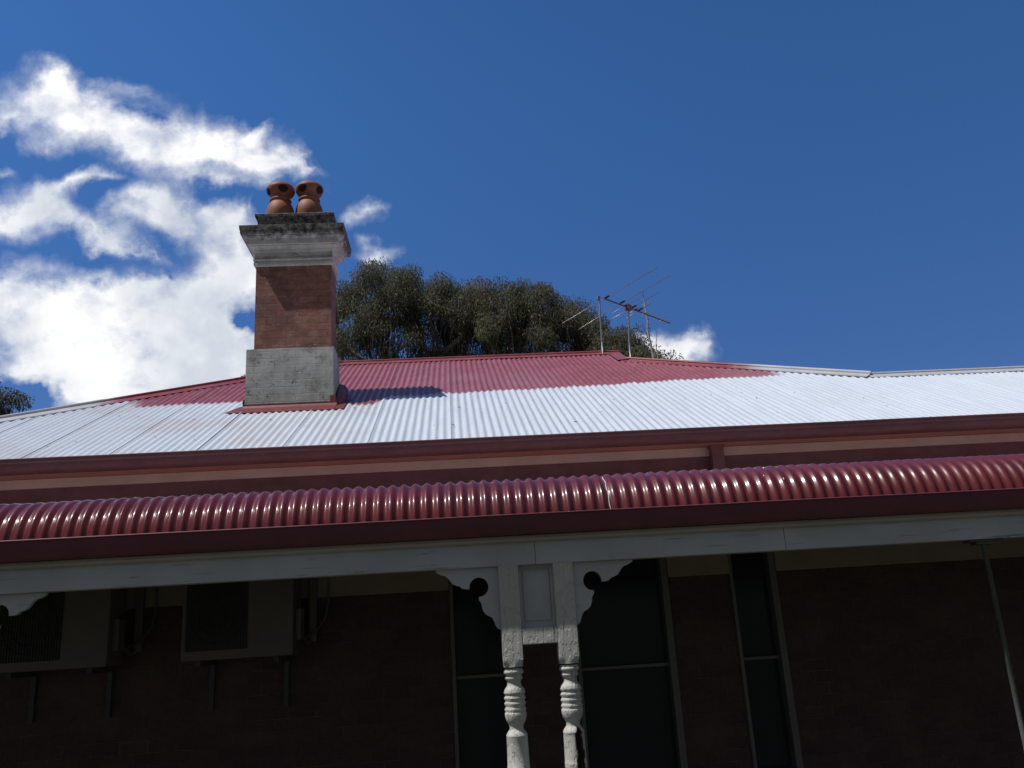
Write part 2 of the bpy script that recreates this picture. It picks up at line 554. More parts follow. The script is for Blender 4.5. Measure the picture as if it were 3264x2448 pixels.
def brick_material(name, rows=0.086, c1=(0.33, 0.12, 0.085), c2=(0.24, 0.085, 0.065),
                   mortar=(0.36, 0.25, 0.20), length=0.235, sooty=0.0, painted=None):
    M = Mat(name, 0.85, 0.2)
    X, Y, Z = M.xyz()
    nrm = M.node('ShaderNodeSeparateXYZ')
    M.l.new(M.geo.outputs['True Normal'], nrm.inputs[0])
    side = M.math('GREATER_THAN', M.math('ABSOLUTE', nrm.outputs[0]), 0.6)
    u = M.math('ADD', M.math('MULTIPLY', X, M.math('SUBTRACT', 1.0, side)), M.math('MULTIPLY', Y, side))
    cb = M.node('ShaderNodeCombineXYZ')
    M.put(cb.inputs[0], u)
    M.put(cb.inputs[1], Z)
    wob = M.node('ShaderNodeVectorMath', operation='ADD')
    M.l.new(cb.outputs[0], wob.inputs[0])
    wcb = M.node('ShaderNodeCombineXYZ')
    M.put(wcb.inputs[0], M.math('MULTIPLY', M.math('SUBTRACT', M.noise(6, 2), 0.5), 0.02))
    M.put(wcb.inputs[1], M.math('MULTIPLY', M.math('SUBTRACT', M.noise(7, 2, off=(5, 5, 5)), 0.5), 0.014))
    M.l.new(wcb.outputs[0], wob.inputs[1])
    bt = M.node('ShaderNodeTexBrick')
    bt.inputs['Scale'].default_value = 1.0
    bt.inputs['Brick Width'].default_value = length
    bt.inputs['Row Height'].default_value = rows
    bt.inputs['Mortar Size'].default_value = 0.006
    bt.inputs['Mortar Smooth'].default_value = 0.4
    bt.inputs['Bias'].default_value = 0.0
    bt.inputs['Color1'].default_value = c1 + (1,)
    bt.inputs['Color2'].default_value = c2 + (1,)
    bt.inputs['Mortar'].default_value = mortar + (1,)
    M.l.new(wob.outputs[0], bt.inputs['Vector'])
    nz = M.noise(22, 5, 0.65)
    big = M.noise(2.8, 4, 0.6)
    col = M.mix(M.ramp(nz, 0.35, 0.75, 0, 0.5), bt.outputs['Color'], tuple(c * 0.6 for c in c2))
    col = M.mix(M.ramp(big, 0.45, 0.7, 0, 0.35), col, (0.22, 0.13, 0.10))
    if sooty:
        col = M.mix(M.ramp(M.noise(8, 6, 0.7, stretch=(1, 1, 1.8), off=(7, 2, 5)), 0.46, 0.64, 0, 0.6), col, (0.34, 0.24, 0.21))
    if painted:
        p = M.mix(M.ramp(big, 0.35, 0.7), painted, tuple(c * 0.78 for c in painted))
        stain = M.ramp(M.noise(5.5, 7, 0.75, off=(2, 2, 2)), 0.46, 0.68, 0, 0.62)
        p = M.mix(stain, p, (0.19, 0.185, 0.17))
        # cracks that wander, mostly along the courses
        vo = M.node('ShaderNodeTexVoronoi', feature='DISTANCE_TO_EDGE')
        vo.inputs['Scale'].default_value = 1.0
        vm = M.node('ShaderNodeVectorMath', operation='MULTIPLY')
        va = M.node('ShaderNodeVectorMath', operation='ADD')
        M.l.new(M.pos, va.inputs[0])
        vcb = M.node('ShaderNodeCombineXYZ')
        for i in range(3):
            M.put(vcb.inputs[i], M.math('MULTIPLY', M.math('SUBTRACT', M.noise(13, 4, .6, off=(i * 3, 1, i)), 0.5), 0.13))
        M.l.new(vcb.outputs[0], va.inputs[1])
        M.l.new(va.outputs[0], vm.inputs[0])
        vm.inputs[1].default_value = (10.5, 10.5, 17.0)
        M.l.new(vm.outputs[0], vo.inputs['Vector'])
        crack = M.ramp(vo.outputs['Distance'], 0.004, 0.045, 1, 0)
        crack = M.math('MULTIPLY', crack, M.ramp(M.noise(6.5, 5, .7, off=(8, 8, 8)), 0.54, 0.62))
        p = M.mix(M.math('MULTIPLY', crack, 0.8), p, (0.07, 0.065, 0.06))
        joint = M.math('MULTIPLY', M.ramp(bt.outputs['Fac'], 0.3, 0.9), M.ramp(M.noise(4, 3, off=(1, 7, 2)), 0.42, 0.6))
        p = M.mix(M.math('MULTIPLY', joint, 0.09), p, (0.12, 0.115, 0.11))
        M.color(p)
        h = M.math('SUBTRACT', M.math('MULTIPLY', M.noise(14, 5), 0.8),
                   M.math('ADD', M.math('MULTIPLY', bt.outputs['Fac'], 0.5), M.math('MULTIPLY', crack, 1.2)))
        M.bump(h, 0.006, 0.8)
    else:
        if sooty:
            X2, Y2, Z2 = X, Y, Z
            soot_and_shade = M.math('MULTIPLY', M.ramp(M.noise(3.1, 5, 0.65), 0.40, 0.62), sooty)
            col = M.mix(soot_and_shade, col, (0.10, 0.055, 0.048))
        # a little pale mortar left here and there
        left = M.math('MULTIPLY', M.ramp(bt.outputs['Fac'], 0.5, 0.95), M.ramp(M.noise(5.5, 4, 0.6, off=(4, 9, 1)), 0.56, 0.62))
        col = M.mix(M.math('MULTIPLY', left, 0.55), col, (0.55, 0.42, 0.35) if sooty else (0.2, 0.16, 0.15))
        M.color(col)
        h = M.math('SUBTRACT', M.math('MULTIPLY', nz, 0.6), M.math('MULTIPLY', bt.outputs['Fac'], 1.0))
        M.bump(h, 0.008, 0.9)
    return M.m


def cement_material():
    """white painted cement cornice, blackened by lichen on its upper members"""
    M = Mat('weathered_cement', 0.9, 0.2)
    X, Y, Z = M.xyz()
    n = M.noise(6, 6, 0.7, stretch=(1, 1, 1.5))
    zz = M.math('ADD', Z, M.math('MULTIPLY', M.math('SUBTRACT', M.noise(11, 6, 0.72, stretch=(1, 1, .6)), 0.5), 0.26))
    black = M.ramp(zz, H + 4.615, H + 4.70, 0.0, 1.0)
    black = M.math('MULTIPLY', black, M.ramp(M.noise(18, 5, 0.7), 0.36, 0.62, 1.0, 0.62))
    white = M.mix(M.ramp(n, 0.35, 0.7), (0.62, 0.61, 0.60), (0.40, 0.40, 0.40))
    patch = M.ramp(M.noise(5, 5, 0.6, stretch=(.6, 1, 2), off=(3, 3, 1)), 0.52, 0.62, 0, 0.75)
    band = M.math('MULTIPLY', M.ramp(Z, H + 4.40, H + 4.43), M.ramp(Z, H + 4.49, H + 4.53, 1, 0))
    white = M.mix(M.math('MULTIPLY', patch, band), white, (0.15, 0.19, 0.185))
    M.color(M.mix(black, white, M.mix(M.ramp(M.noise(25, 4), 0.4, 0.7), (0.030, 0.029, 0.029), (0.075, 0.072, 0.068))))
    M.bump(M.noise(30, 5, 0.7), 0.006, 0.7)
    return M.m


def plain(name, col, rough=0.6, var=0.2, scale=6, metal=0.0, bump=0.002, spec=0.4):
    M = Mat(name, rough, spec, metal)
    n = M.noise(scale, 5, 0.6)
    M.color(M.mix(M.ramp(n, 0.3, 0.7), col, tuple(c * (1 - var) for c in col)))
    M.bump(M.noise(scale * 3, 4), bump, 0.6)
    return M.m


def leaf_material(name, dark, light):
    M = Mat(name, 0.5, 0.18)
    r = M.geo.outputs['Random Per Island']
    c = M.mix(M.ramp(r, 0.0, 0.85), dark, light)
    pale = M.ramp(r, 0.90, 0.97)
    c = M.mix(M.math('MULTIPLY', pale, 0.7), c, (0.17, 0.175, 0.11))
    M.color(c)
    tr = M.node('ShaderNodeBsdfTranslucent')
    M.l.new(M.mix(1.0, c, (1.25, 1.3, 0.8), 'MULTIPLY'), tr.inputs['Color'])
    mx = M.node('ShaderNodeMixShader')
    mx.inputs[0].default_value = 0.45
    M.l.new(M.b.outputs[0], mx.inputs[1])
    M.l.new(tr.outputs[0], mx.inputs[2])
    out = [q for q in M.n if q.type == 'OUTPUT_MATERIAL'][0]
    M.l.new(mx.outputs[0], out.inputs['Surface'])
    return M.m


def terracotta_material():
    M = Mat('terracotta', 0.6, 0.35)
    n = M.noise(7, 5, 0.6)
    c = M.mix(M.ramp(n, 0.3, 0.7), (0.36, 0.145, 0.090), (0.26, 0.10, 0.066))
    soot_and_shade = M.ramp(M.noise(9, 5, 0.7, off=(1, 2, 3)), 0.56, 0.72, 0, 0.6)
    c = M.mix(soot_and_shade, c, (0.14, 0.075, 0.06))
    M.color(c)
    M.bump(M.noise(30, 4), 0.003, 0.5)
    return M.m


MT = dict(
    roof=roof_material(), cap=cap_material(),
    bull=maroon_material('gloss_maroon_sheet', (0.108, 0.019, 0.022), 0.34, 0.48),
    bounce=maroon_material('pale_bounce_maroon', (0.33, 0.22, 0.21), 0.6),  # unseen tail sheet lightened to bounce light onto the eave boards
    gutter=maroon_material('maroon_gutter', (0.135, 0.036, 0.050), 0.42),
    gutter2=maroon_material('faded_maroon_gutter', (0.130, 0.062, 0.078), 0.55),
    flash=maroon_material('maroon_flashing', (0.150, 0.030, 0.036), 0.45),
    darkflash=maroon_material('dark_maroon_board', (0.185, 0.090, 0.105), 0.6),
    tan=plain('tan_board', (0.74, 0.62, 0.58), 0.7, 0.15, 3),
    orange=plain('rust_orange_soffit', (0.55, 0.28, 0.24), 0.6, 0.2, 4),
    beam=white_timber('painted_beam', (0.54, 0.565, 0.62), 1.5),
    strip=white_timber('painted_moulding', (0.50, 0.44, 0.43), 0.4),
    post=white_timber('painted_post', (0.60, 0.60, 0.575), 0.9, vert=True, peel=0.9),
    fret=white_timber('painted_fretwork', (0.54, 0.56, 0.61), 0.3),
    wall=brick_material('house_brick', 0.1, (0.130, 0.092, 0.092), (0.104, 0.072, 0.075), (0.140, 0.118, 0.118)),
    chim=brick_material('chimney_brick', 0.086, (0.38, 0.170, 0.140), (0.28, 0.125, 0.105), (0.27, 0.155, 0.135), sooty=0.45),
    plinth=brick_material('painted_chimney_brick', 0.086, painted=(0.47, 0.49, 0.485)),
    cement=cement_material(), terra=terracotta_material(),
    soot_and_shade=plain('soot_and_shade', (0.035, 0.018, 0.014), 0.9),  # painted dark in place of the shaded vent openings
    cream=plain('cream_frieze', (0.37, 0.31, 0.26), 0.6, 0.15, 4),
    frame=plain('window_paint', (0.19, 0.185, 0.185), 0.45, 0.15, 5),
    acbody=plain('air_conditioner_case', (0.185, 0.165, 0.155), 0.45, 0.12, 5),
    grille=plain('black_grille', (0.060, 0.062, 0.065), 0.5),
    steel=plain('galvanised_steel', (0.34, 0.35, 0.37), 0.45, 0.3, 20, metal=0.6),
    alu=plain('weathered_aluminium', (0.42, 0.42, 0.44), 0.4, 0.25, 30, metal=0.75),
    boom=plain('rusty_boom', (0.26, 0.135, 0.115), 0.6, 0.4, 25),
    plastic=plain('dark_insulator', (0.03, 0.03, 0.035), 0.5),
    white=plain('white_sealant', (0.72, 0.70, 0.70), 0.45, 0.1, 30),
    rot=plain('crack_dark_wood', (0.055, 0.045, 0.038), 0.9, 0.4, 20),  # dark grey wood, deepened for the shade inside the split
    pale=plain('steel_prop_paint', (0.12, 0.12, 0.125), 0.5, 0.4, 10),
    plate=plain('dark_plate', (0.10, 0.10, 0.11), 0.6),
    bark=plain('grey_bark', (0.23, 0.20, 0.175), 0.85, 0.5, 8, bump=0.01),
    deadwood=plain('bleached_wood', (0.40, 0.37, 0.34), 0.8, 0.35, 14, bump=0.006),
    leafa=leaf_material('gum_leaves', (0.088, 0.090, 0.070), (0.165, 0.162, 0.122)),
    leafb=leaf_material('gum_leaves_pale', (0.105, 0.108, 0.072), (0.200, 0.198, 0.135)),
    litter=plain('dry_leaf', (0.11, 0.075, 0.05), 0.8),
    ground=plain('grass_ground', (0.050, 0.060, 0.028), 0.95, 0.5, 1.5, bump=0.03),
    floor=plain('veranda_boards', (0.12, 0.085, 0.065), 0.7, 0.3, 6),
    under=plain('sheet_underside', (0.20, 0.19, 0.18), 0.6),
)
Mg = Mat('window_glass', 0.15, 0.18)
Mg.color((0.032, 0.036, 0.044))
MT['glass'] = Mg.m

# ------------------------------------------------------------------ ground
g = MB()
N = 24
for i in range(N):
    for j in range(N):
        x0, x1 = -300 + 600 * i / N, -300 + 600 * (i + 1) / N
        y0, y1 = -300 + 600 * j / N, -300 + 600 * (j + 1) / N
        g.add([(x0, y0, -H), (x1, y0, -H), (x1, y1, -H), (x0, y1, -H)], [(0, 1, 2, 3)])
struct(g.build('ground', MT['ground']))

# ------------------------------------------------------------------ the house
house = empty('brick_house', (2.0, 8.0, 0.0),
              'old single storey brick house with corrugated roof part painted dusty red over white', 'house')

Y0, Z0, TB = 7.70, 1.734, 0.485             # eave line and slope of the main roof
YR, ZR = 12.50, 1.734 + 0.485 * 4.80        # main ridge
XL, XRE = -1.65, 2.60                       # ends of the main ridge
HL = (YR - 9.36) / (XL + 5.0)               # hip run on the left (dy per dx)
XEL = XL - (YR - Y0) / HL                   # left eave corner
YW, XW = 9.83, 5.12                         # ridge of the lower right wing starts here
XEND = 12.0
YG, ZG = 11.80, Z0 + TB * (11.80 - Y0)      # foot of the little gablet at the right end of the ridge
HR = (YG - YW) / (XW - XRE)
PITCH = 0.0762
SEAM0 = -3.833
AMP = 0.0092


def front_top(x):
    if x < XL:
        return Y0 + max(0.0, (x - XEL)) * HL
    if x <= XRE:
        return YR
    if x < XW:
        return YG - (x - XRE) * HR
    return YW


def corr(x):
    return AMP * math.cos(2 * math.pi * (x - SEAM0) / PITCH)


def lap(x):
    f = ((x - SEAM0) / (PITCH * 10)) % 1.0
    return 0.0065 * f


def roof_front():
    b = MB()
    n = 8
    sheet0 = math.floor((XEL - SEAM0) / (PITCH * 10))
    sheet1 = math.ceil((XEND - SEAM0) / (PITCH * 10))
    rnd = random.Random(5)
    for sh in range(sheet0, sheet1):
        xa = SEAM0 + sh * PITCH * 10
        pts = []
        tilt = rnd.uniform(-0.0012, 0.0012)
        steps = 10 * n
        k = 0
        cols = []
        for k in range(steps + 1):
            x = xa + PITCH * 10 * k / steps
            if x < XEL or x > XEND:
                continue
            f = k / steps
            off = 0.0040 * f + tilt
            # the last corrugation laps over the next sheet and stands a little proud and wide
            if f > 0.93:
                off += 0.003
            yt = front_top(x)
            rows = []
            for r in range(5):
                t = r / 4
                y = Y0 - 0.03 + (yt - Y0 + 0.03) * t
                w = 0.0016 * math.sin(x * 1.9 + y * 2.3) + 0.001 * math.sin(x * 5.1 - y * 3.0)
                z = Z0 + TB * (y - Y0) + corr(x) + off + w
                rows.append((x, y, z))
            cols.append(rows)
        vs = [p for c in cols for p in c]
        fs = []
        for i in range(len(cols) - 1):
            for r in range(4):
                a = i * 5 + r
                fs.append((a, a + 5, a + 6, a + 1))
        b.add(vs, fs, True)
        # the lapped edge turned down on the next sheet
        if cols and sh < sheet1 - 1:
            e = cols[-1]
            vs = list(e) + [(p[0] + 0.001, p[1], p[2] - 0.0072) for p in e]
            b.add(vs, [(r, r + 1, r + 6, r + 5) for r in range(4)])
    return b


roof = roof_front().build('roof', MT['roof'], house)


def slope_face(b, pts_bottom, pts_top, cols, n_hint=None):
    """corrugated face between two polylines given as functions of t in 0..1"""
    vs, fs = [], []
    a0, a1 = Vector(pts_bottom(0)), Vector(pts_bottom(1))
    t0, t1 = Vector(pts_top(0)), Vector(pts_top(1))
    nrm = (a1 - a0).cross(t0 - a0 if (t0 - a0).length > .1 else t1 - a0).normalized()
    if nrm.z < 0:
        nrm = -nrm
    L = (a1 - a0).length
    for i in range(cols + 1):
        t = i / cols
        d = nrm * (AMP * math.cos(2 * math.pi * L * t / PITCH))
        vs += [Vector(pts_bottom(t)) + d, Vector(pts_top(t)) + d]
    for i in range(cols):
        fs.append((2 * i, 2 * i + 2, 2 * i + 3, 2 * i + 1))
    b.add(vs, fs, True)


def lerp(a, b, t):
    return tuple(a[i] + (b[i] - a[i]) * t for i in range(3))


YB = YR + (YR - Y0)
XER = XRE + (YG - Y0) / HR
YG2 = YR + (YR - YG)
zE = Z0
b = MB()
# left hip face
slope_face(b, lambda t: lerp((XEL, Y0, zE), (XEL, YB, zE), t),
           lambda t: lerp((XEL, Y0, zE), (XL, YR, ZR), t * 2) if t < .5 else lerp((XL, YR, ZR), (XEL, YB, zE), t * 2 - 1),
           int((YB - Y0) / PITCH * 6))
# back face


def back_y(x):
    if x < XL:
        return YB - (x - XEL) * HL
    return YR if x < XRE else YG2 + (x - XRE) * HR


slope_face(b, lambda t: lerp((XEL, YB, zE), (XER, YB, zE), t),
           lambda t: (lambda x: (x, back_y(x), zE + TB * (YB - back_y(x))))(XEL + (XER - XEL) * t),
           int((XER - XEL) / PITCH * 6))


# right hip face, cut off level at the foot of the gablet
def hip_top(t):
    y = Y0 + (YB - Y0) * t
    if y < YG:
        f = (y - Y0) / (YG - Y0)
    elif y < YG2:
        f = 1.0
    else:
        f = (YB - y) / (YB - YG2)
    return (XER + (XRE - XER) * f, y, zE + (ZG - zE) * f)


slope_face(b, lambda t: lerp((XER, Y0, zE), (XER, YB, zE), t), hip_top, int((YB - Y0) / PITCH * 6))
b.add([(XRE - .05, YG - .1, ZG - .08), (XRE - .05, YG2 + .1, ZG - .08), (XRE - .05, YR, ZR - .03)], [(0, 1, 2)])
rb = b.build('rear_roof', MT['roof'], house)
for v in rb.data.vertices:      # keep the rear faces a touch below the front one where they meet
    v.co.z -= 0.012
zW = Z0 + TB * (YW - Y0)
YWB = YW + (YW - Y0)
b = MB()
slope_face(b, lambda t: lerp((XW - .3, YWB, zE), (XEND, YWB, zE), t), lambda t: lerp((XW - .3, YW, zW), (XEND, YW, zW), t),
           int((XEND - XW) / PITCH * 6))
wr = b.build('wing_roof', MT['roof'], house)
for v in wr.data.vertices:
    v.co.z -= 0.012


# cappings: rolled top with two flat wings lying on the crests
def capping(name, A, B, n1, n2, wing=0.135, roll=0.021, lift=0.014, mat=None, laps=1.8, rollz=0.030):
    A, B = Vector(A), Vector(B)
    t = (B - A).normalized()
    n1, n2 = Vector(n1).normalized(), Vector(n2).normalized()
    w1 = n1.cross(t).normalized()
    if w1.z > 0:
        w1 = -w1
    w2 = n2.cross(t).normalized()
    if w2.z > 0:
        w2 = -w2
    up = (n1 + n2).normalized()
    sidev = (w1 - w2).normalized()
    b = MB()
    L = (B - A).length
    k = max(1, round(L / laps))
    for i in range(k):
        s0 = A + t * (L * i / k)
        s1 = A + t * (L * (i + 1) / k + (0.06 if i < k - 1 else 0))
        ex = 0.0022 * (i % 2)
        prof = []
        prof.append(w1 * wing + n1 * (lift - 0.010))
        prof.append(w1 * wing + n1 * (lift + ex))
        prof.append(w1 * (wing * 0.55) + n1 * (lift + 0.004 + ex))
        prof.append(w1 * 0.030 + n1 * (lift + 0.006 + ex))
        for a in range(-30, 211, 20):
            r = roll + ex
            prof.append(sidev * (r * math.cos(math.radians(a))) + up * (rollz + r * math.sin(math.radians(a))))
        prof.append(w2 * 0.030 + n2 * (lift + 0.006 + ex))
        prof.append(w2 * (wing * 0.55) + n2 * (lift + 0.004 + ex))
        prof.append(w2 * wing + n2 * (lift + ex))
        prof.append(w2 * wing + n2 * (lift - 0.010))
        n = len(prof)
        vs = [s0 + p for p in prof] + [s1 + p for p in prof]
        fs = [(j, j + 1, n + j + 1, n + j) for j in range(n - 1)]
        b.add(vs, fs, False)
        b.add([s0 + p for p in prof[4:17]], [tuple(range(13))])
        b.add([s1 + p for p in prof[4:17]], [tuple(range(12, -1, -1))])
    return b.build(name, mat or MT['cap'], roof)


nF = (0, -TB, 1)
nB = (0, TB, 1)
tL = TB * (YR - Y0) / (XL - XEL)
nL = (-tL, 0, 1)
nR = ((ZG - zE) / (XER - XRE), 0, 1)
capping('ridge_capping', (XL - .05, YR, ZR), (XRE + .02, YR, ZR), nF, nB, wing=0.15)
capping('hip_capping', (XEL + .02, Y0, Z0), (XL, YR, ZR), nF, nL, wing=0.16)
hA = (XRE - .03, YG + .02, ZG)
capping('hip_capping', hA, (XW + .03, YW - .02, zW), nF, nR, wing=0.15, roll=0.024, rollz=0.034)
capping('ridge_capping', (XW - .02, YW, zW), (XEND, YW, zW), nF, nB, wing=0.13)
# folded barge flashings down the two rakes of the gablet
for ya in (YG - .05, YG2 + .05):
    za = Z0 + TB * ((ya if ya < YR else 2 * YR - ya) - Y0)
    b = MB()
    pa, pb = Vector((XRE, YR, ZR + .030)), Vector((XRE, ya, za + .030))
    inn, dwn = Vector((-.17, 0, -.012)), Vector((.012, 0, -.075))
    vs = [pa + inn, pa, pa + dwn, pb + inn, pb, pb + dwn]
    b.add(vs, [(0, 1, 4, 3), (1, 2, 5, 4)])
    b.build('barge_flashing', MT['cap'], roof)

# ---- main eave: gutter, soffit, board, flashing board, walls
XG0, XG1 = XEL - .05, XEND
b = MB()
prof = [(Y0 - .035, 1.716), (Y0 - .070, 1.722)] + [(Y0 - .081 - .0085 * math.cos(math.radians(a)), 1.719 + .0085 * math.sin(math.radians(a))) for a in (120, 90, 60, 40, 20, 0, -25, -50)] + [
        (Y0 - .088, 1.685), (Y0 - .085, 1.66), (Y0 - .074, 1.636), (Y0 - .055, 1.617), (Y0 - .028, 1.606),
        (Y0 + .01, 1.602), (Y0 + .05, 1.602), (Y0 + .05, 1.70)]
prof = [(y, z - 0.006) for y, z in prof]
b.sweep_x(prof, XG0, XG1, smooth=True, steps=60, wob=0.0011)
gut = b.build('eave_gutter', MT['gutter2'], house)
b = MB()
b.box(XEL + .1, XEND - .1, Y0 + .052, 8.0, 1.600, 1.612)
b.build('soffit', MT['orange'], house)
b = MB()
b.bbox(XEL + .3, XEND - .3, 7.965, 8.0, 1.512, 1.598, 0.004)
b.build('eave_board', MT['tan'], house)
b = MB()
b.box(XEL + .32, XEND - .32, 7.982, 8.0, 1.26, 1.512)
b.build('flashing_board', MT['darkflash'], house)
b = MB()
b.bbox(2.440, 2.560, 7.86, 7.962, 1.30, 1.606, 0.008)
b.bbox(2.432, 2.568, 7.852, 7.964, 1.575, 1.601, 0.004)
b.build('downpipe', MT['darkflash'], house)

# brick walls with openings in the front one
openings = [(-0.10, 0.46), (1.02, 1.915), (2.497, 2.94)]
WT = 0.24
b = MB()
xs = [XEL + .35]
for a, c in openings:
    xs += [a, c]
xs.append(XEND - .35)
for i in range(0, len(xs), 2):
    b.box(xs[i], xs[i + 1], 8.0, 8.0 + WT, -1.88, 0.62)
b.box(xs[0], xs[-1], 8.0, 8.0 + WT, 0.62, 1.60)
for a, c in openings[:1] + openings[2:]:
    b.box(a, c, 8.0, 8.0 + WT, -1.88, -1.3)
b.box(xs[0], xs[0] + WT, 8.0 + WT, YB - .35, -1.88, 1.60)
b.box(xs[0] + WT, XER - .35, YB - .35 - WT, YB - .35, -1.88, 1.60)
b.box(XER - .35 - WT, XER - .35, YWB - .35, YB - .35 - WT, -1.88, 1.60)
b.box(XER - .35, xs[-1], YWB - .35 - WT, YWB - .35, -1.88, 1.60)
b.box(xs[-1] - WT, xs[-1], 8.0 + WT, YWB - .35 - WT, -1.88, 1.60)
# gable triangle of the wing
b.add([(xs[-1], 8.0, 1.60), (xs[-1], YWB - .35, 1.60), (xs[-1], YW, zW - .1), (xs[-1] - WT, 8.0, 1.60), (xs[-1] - WT, YWB - .35, 1.60), (xs[-1] - WT, YW, zW - .1)],
      [(0, 1, 2), (3, 5, 4), (0, 2, 5, 3), (1, 4, 5, 2)])
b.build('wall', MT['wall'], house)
# cream frieze on the wall above the brickwork of the veranda, between the openings
b = MB()
for i in range(0, len(xs), 2):
    b.bbox(xs[i] + (.002 if i else 0), xs[i + 1] - .002, 7.962, 8.0, 0.400, 0.62, 0.004)
b.build('frieze', MT['cream'], house)
b = MB()
b.box(xs[0] - .06, xs[-1] + .06, 7.92, YB - .3, -2.0, -1.882)
b.build('plinth_course', MT['wall'], house)

for k, (a, c) in enumerate(openings):
    fr = MB()
    w = 0.055
    zb = -1.3 if k != 1 else -1.87
    fr.bbox(a, a + w * .6, 7.975, 8.10, zb, 0.62, 0.004)
    fr.bbox(c - w * 1.1, c, 7.975, 8.10, zb, 0.62, 0.004)
    win = fr.build('window' if k != 1 else 'door', MT['frame'], house)
    if k == 1:
        win['label'] = 'tall dark glazed door with a thin transom bar'
    ba = MB()
    ba.bbox(a + w * .6, c - w * 1.1, 8.035, 8.085, -0.375, -0.345, 0.004)
    ba.build('transom_bar', MT['frame'], win)
    gp = MB()
    gp.box(a + w * .6, c - w * 1.1, 8.09, 8.10, zb, -0.378)
    gp.box(a + w * .6, c - w * 1.1, 8.09, 8.10, -0.342, 0.62)
    gp.build('pane', MT['glass'], win)
    if k != 1:
        si = MB()
        si.bbox(a - .05, c + .05, 7.93, 8.0, zb - .07, zb, 0.006)
        si.build('sill', MT['frame'], win)

# ---- veranda: bullnose sheeting, gutter, beam, floor
BY, BZ, BR = 5.46, 0.675, 0.315
XV0, XV1 = -7.2, 11.5
NA = 36
path = [(BY, BZ - .05, -1.0, 0.0)]
for i in range(NA + 1):
    a = math.radians(180 - 84 * i / NA)
    path.append((BY + BR + BR * math.cos(a), BZ + BR * math.sin(a), math.cos(a), math.sin(a)))
ey, ez, ny, nz = path[-1]
for yy in (ey + .12, ey + .30, 7.985):
    path.append((yy, ez + (yy - ey) * math.tan(math.radians(6.2)), ny, nz))
BSEAM = 0.985 - 0.0762 * 0.45
b = MB()
nper = 18
cols = int((XV1 - XV0) / PITCH * nper)
npth = len(path)
vs, fs = [], []
rnd = random.Random(3)
for i in range(cols + 1):
    x = XV0 + PITCH * i / nper
    ph = (x - BSEAM) / PITCH
    c0 = math.cos(2 * math.pi * ph)
    f = (ph / 10) % 1.0
    off = 0.0035 * f
    kk = math.floor(ph + .5)
    jit = 0.0011 * math.sin(kk * 12.9898) + 0.001 * math.sin(x * .9)
    for (y, z, dy, dz) in path:
        d = 0.0088 * c0 + off + jit
        vs.append((x, y + dy * d, z + dz * d))
for i in range(cols):
    for j in range(npth - 1):
        a = i * npth + j
        fs.append((a, a + npth, a + npth + 1, a + 1))
b.add(vs, fs, True)
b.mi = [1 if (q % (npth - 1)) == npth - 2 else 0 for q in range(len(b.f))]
ver = b.build('veranda_roof', [MT['bull'], MT['bounce']], house)
# sealant run down one lap, dabs of filler on another
b = MB()
rnd = random.Random(8)
pts = []
for j, (y, z, dy, dz) in enumerate(path[1:NA - 4:2]):
    x = BSEAM + PITCH * 0.5 + 0.003 * math.sin(j * 1.3) - 0.002 * j / 16
    d = -0.0088 + 0.0055
    pts.append((x, y + dy * d, z + dz * d))
b.tube(pts, [0.0028 + 0.0018 * rnd.random() for _ in pts], 6)
tp = pts[-1]
b.build('sealant_bead', MT['white'], ver)
for (x, j, r) in ((BSEAM + PITCH * 15.0, 29, .008), (BSEAM + PITCH * 14.6, 22, .005), (BSEAM + PITCH * 16.05, 17, .0065)):
    y, z, dy, dz = path[j]
    d = 0.0088 * math.cos(2 * math.pi * (x - BSEAM) / PITCH) + 0.002
    q = Vector((x, y + dy * d, z + dz * d))
    ty, tz = path[j + 1][0] - path[j][0], path[j + 1][1] - path[j][1]
    L = math.hypot(ty, tz)
    b = MB()
    b.tube([q - Vector((r * .2, ty / L * r * 1.8, tz / L * r * 1.8)), q, q + Vector((r * .3, ty / L * r * 1.6, tz / L * r * 1.6))],
           [r * .3, r * .75, r * .3], 8)
    b.build('filler_dab', MT['white'], ver)

b = MB()
GY = 5.381
prof = [(5.475, 0.665), (5.475, 0.600), (5.455, 0.588), (5.425, 0.586), (GY + .034, 0.588), (GY + .024, 0.600),
        (GY + .010, 0.655), (GY + .002, 0.699)] + [(GY + .001 - .0065 * math.cos(math.radians(a)), 0.7065 + .0065 * math.sin(math.radians(a))) for a in (-50, -20, 10, 35, 60, 90, 130)] + [(GY + .02, .66)]
b.sweep_x(prof, XV0 - .02, XV1 + .02, steps=60, wob=0.0010)
b.build('veranda_gutter', MT['gutter'], house)

b = MB()
b.sweep_x([(5.478, 0.548), (5.462, 0.552), (5.458, 0.566), (5.462, 0.584), (5.478, 0.586)], XV0, XV1, close=False)
b.box(XV0, XV1, 5.478, 5.50, 0.545, 0.586)
b.build('beam_moulding', MT['strip'], house)
b = MB()
for x0, x1 in ((XV0, -3.1), (-3.098, 0.485), (0.487, 2.116), (2.119, XV1)):
    b.bbox(x0, x1, 5.50, 5.60, 0.405, 0.585, 0.004)
b.build('veranda_beam', MT['beam'], house)
b = MB()
for i in range(18):
    x = XV0 + 0.3 + i * 1.05
    b.add([(x - .025, 5.60, .50), (x + .025, 5.60, .50), (x + .025, 7.96, .93), (x - .025, 7.96, .93),
           (x - .025, 5.60, .58), (x + .025, 5.60, .58), (x + .025, 7.96, 1.03), (x - .025, 7.96, 1.03)],
          [(0, 3, 2, 1), (4, 5, 6, 7), (0, 1, 5, 4), (1, 2, 6, 5), (2, 3, 7, 6), (3, 0, 4, 7)])
b.build('veranda_rafters', MT['under'], house)
b = MB()
b.box(XV0, XV1, 5.30, 7.92, -1.98, -1.88)
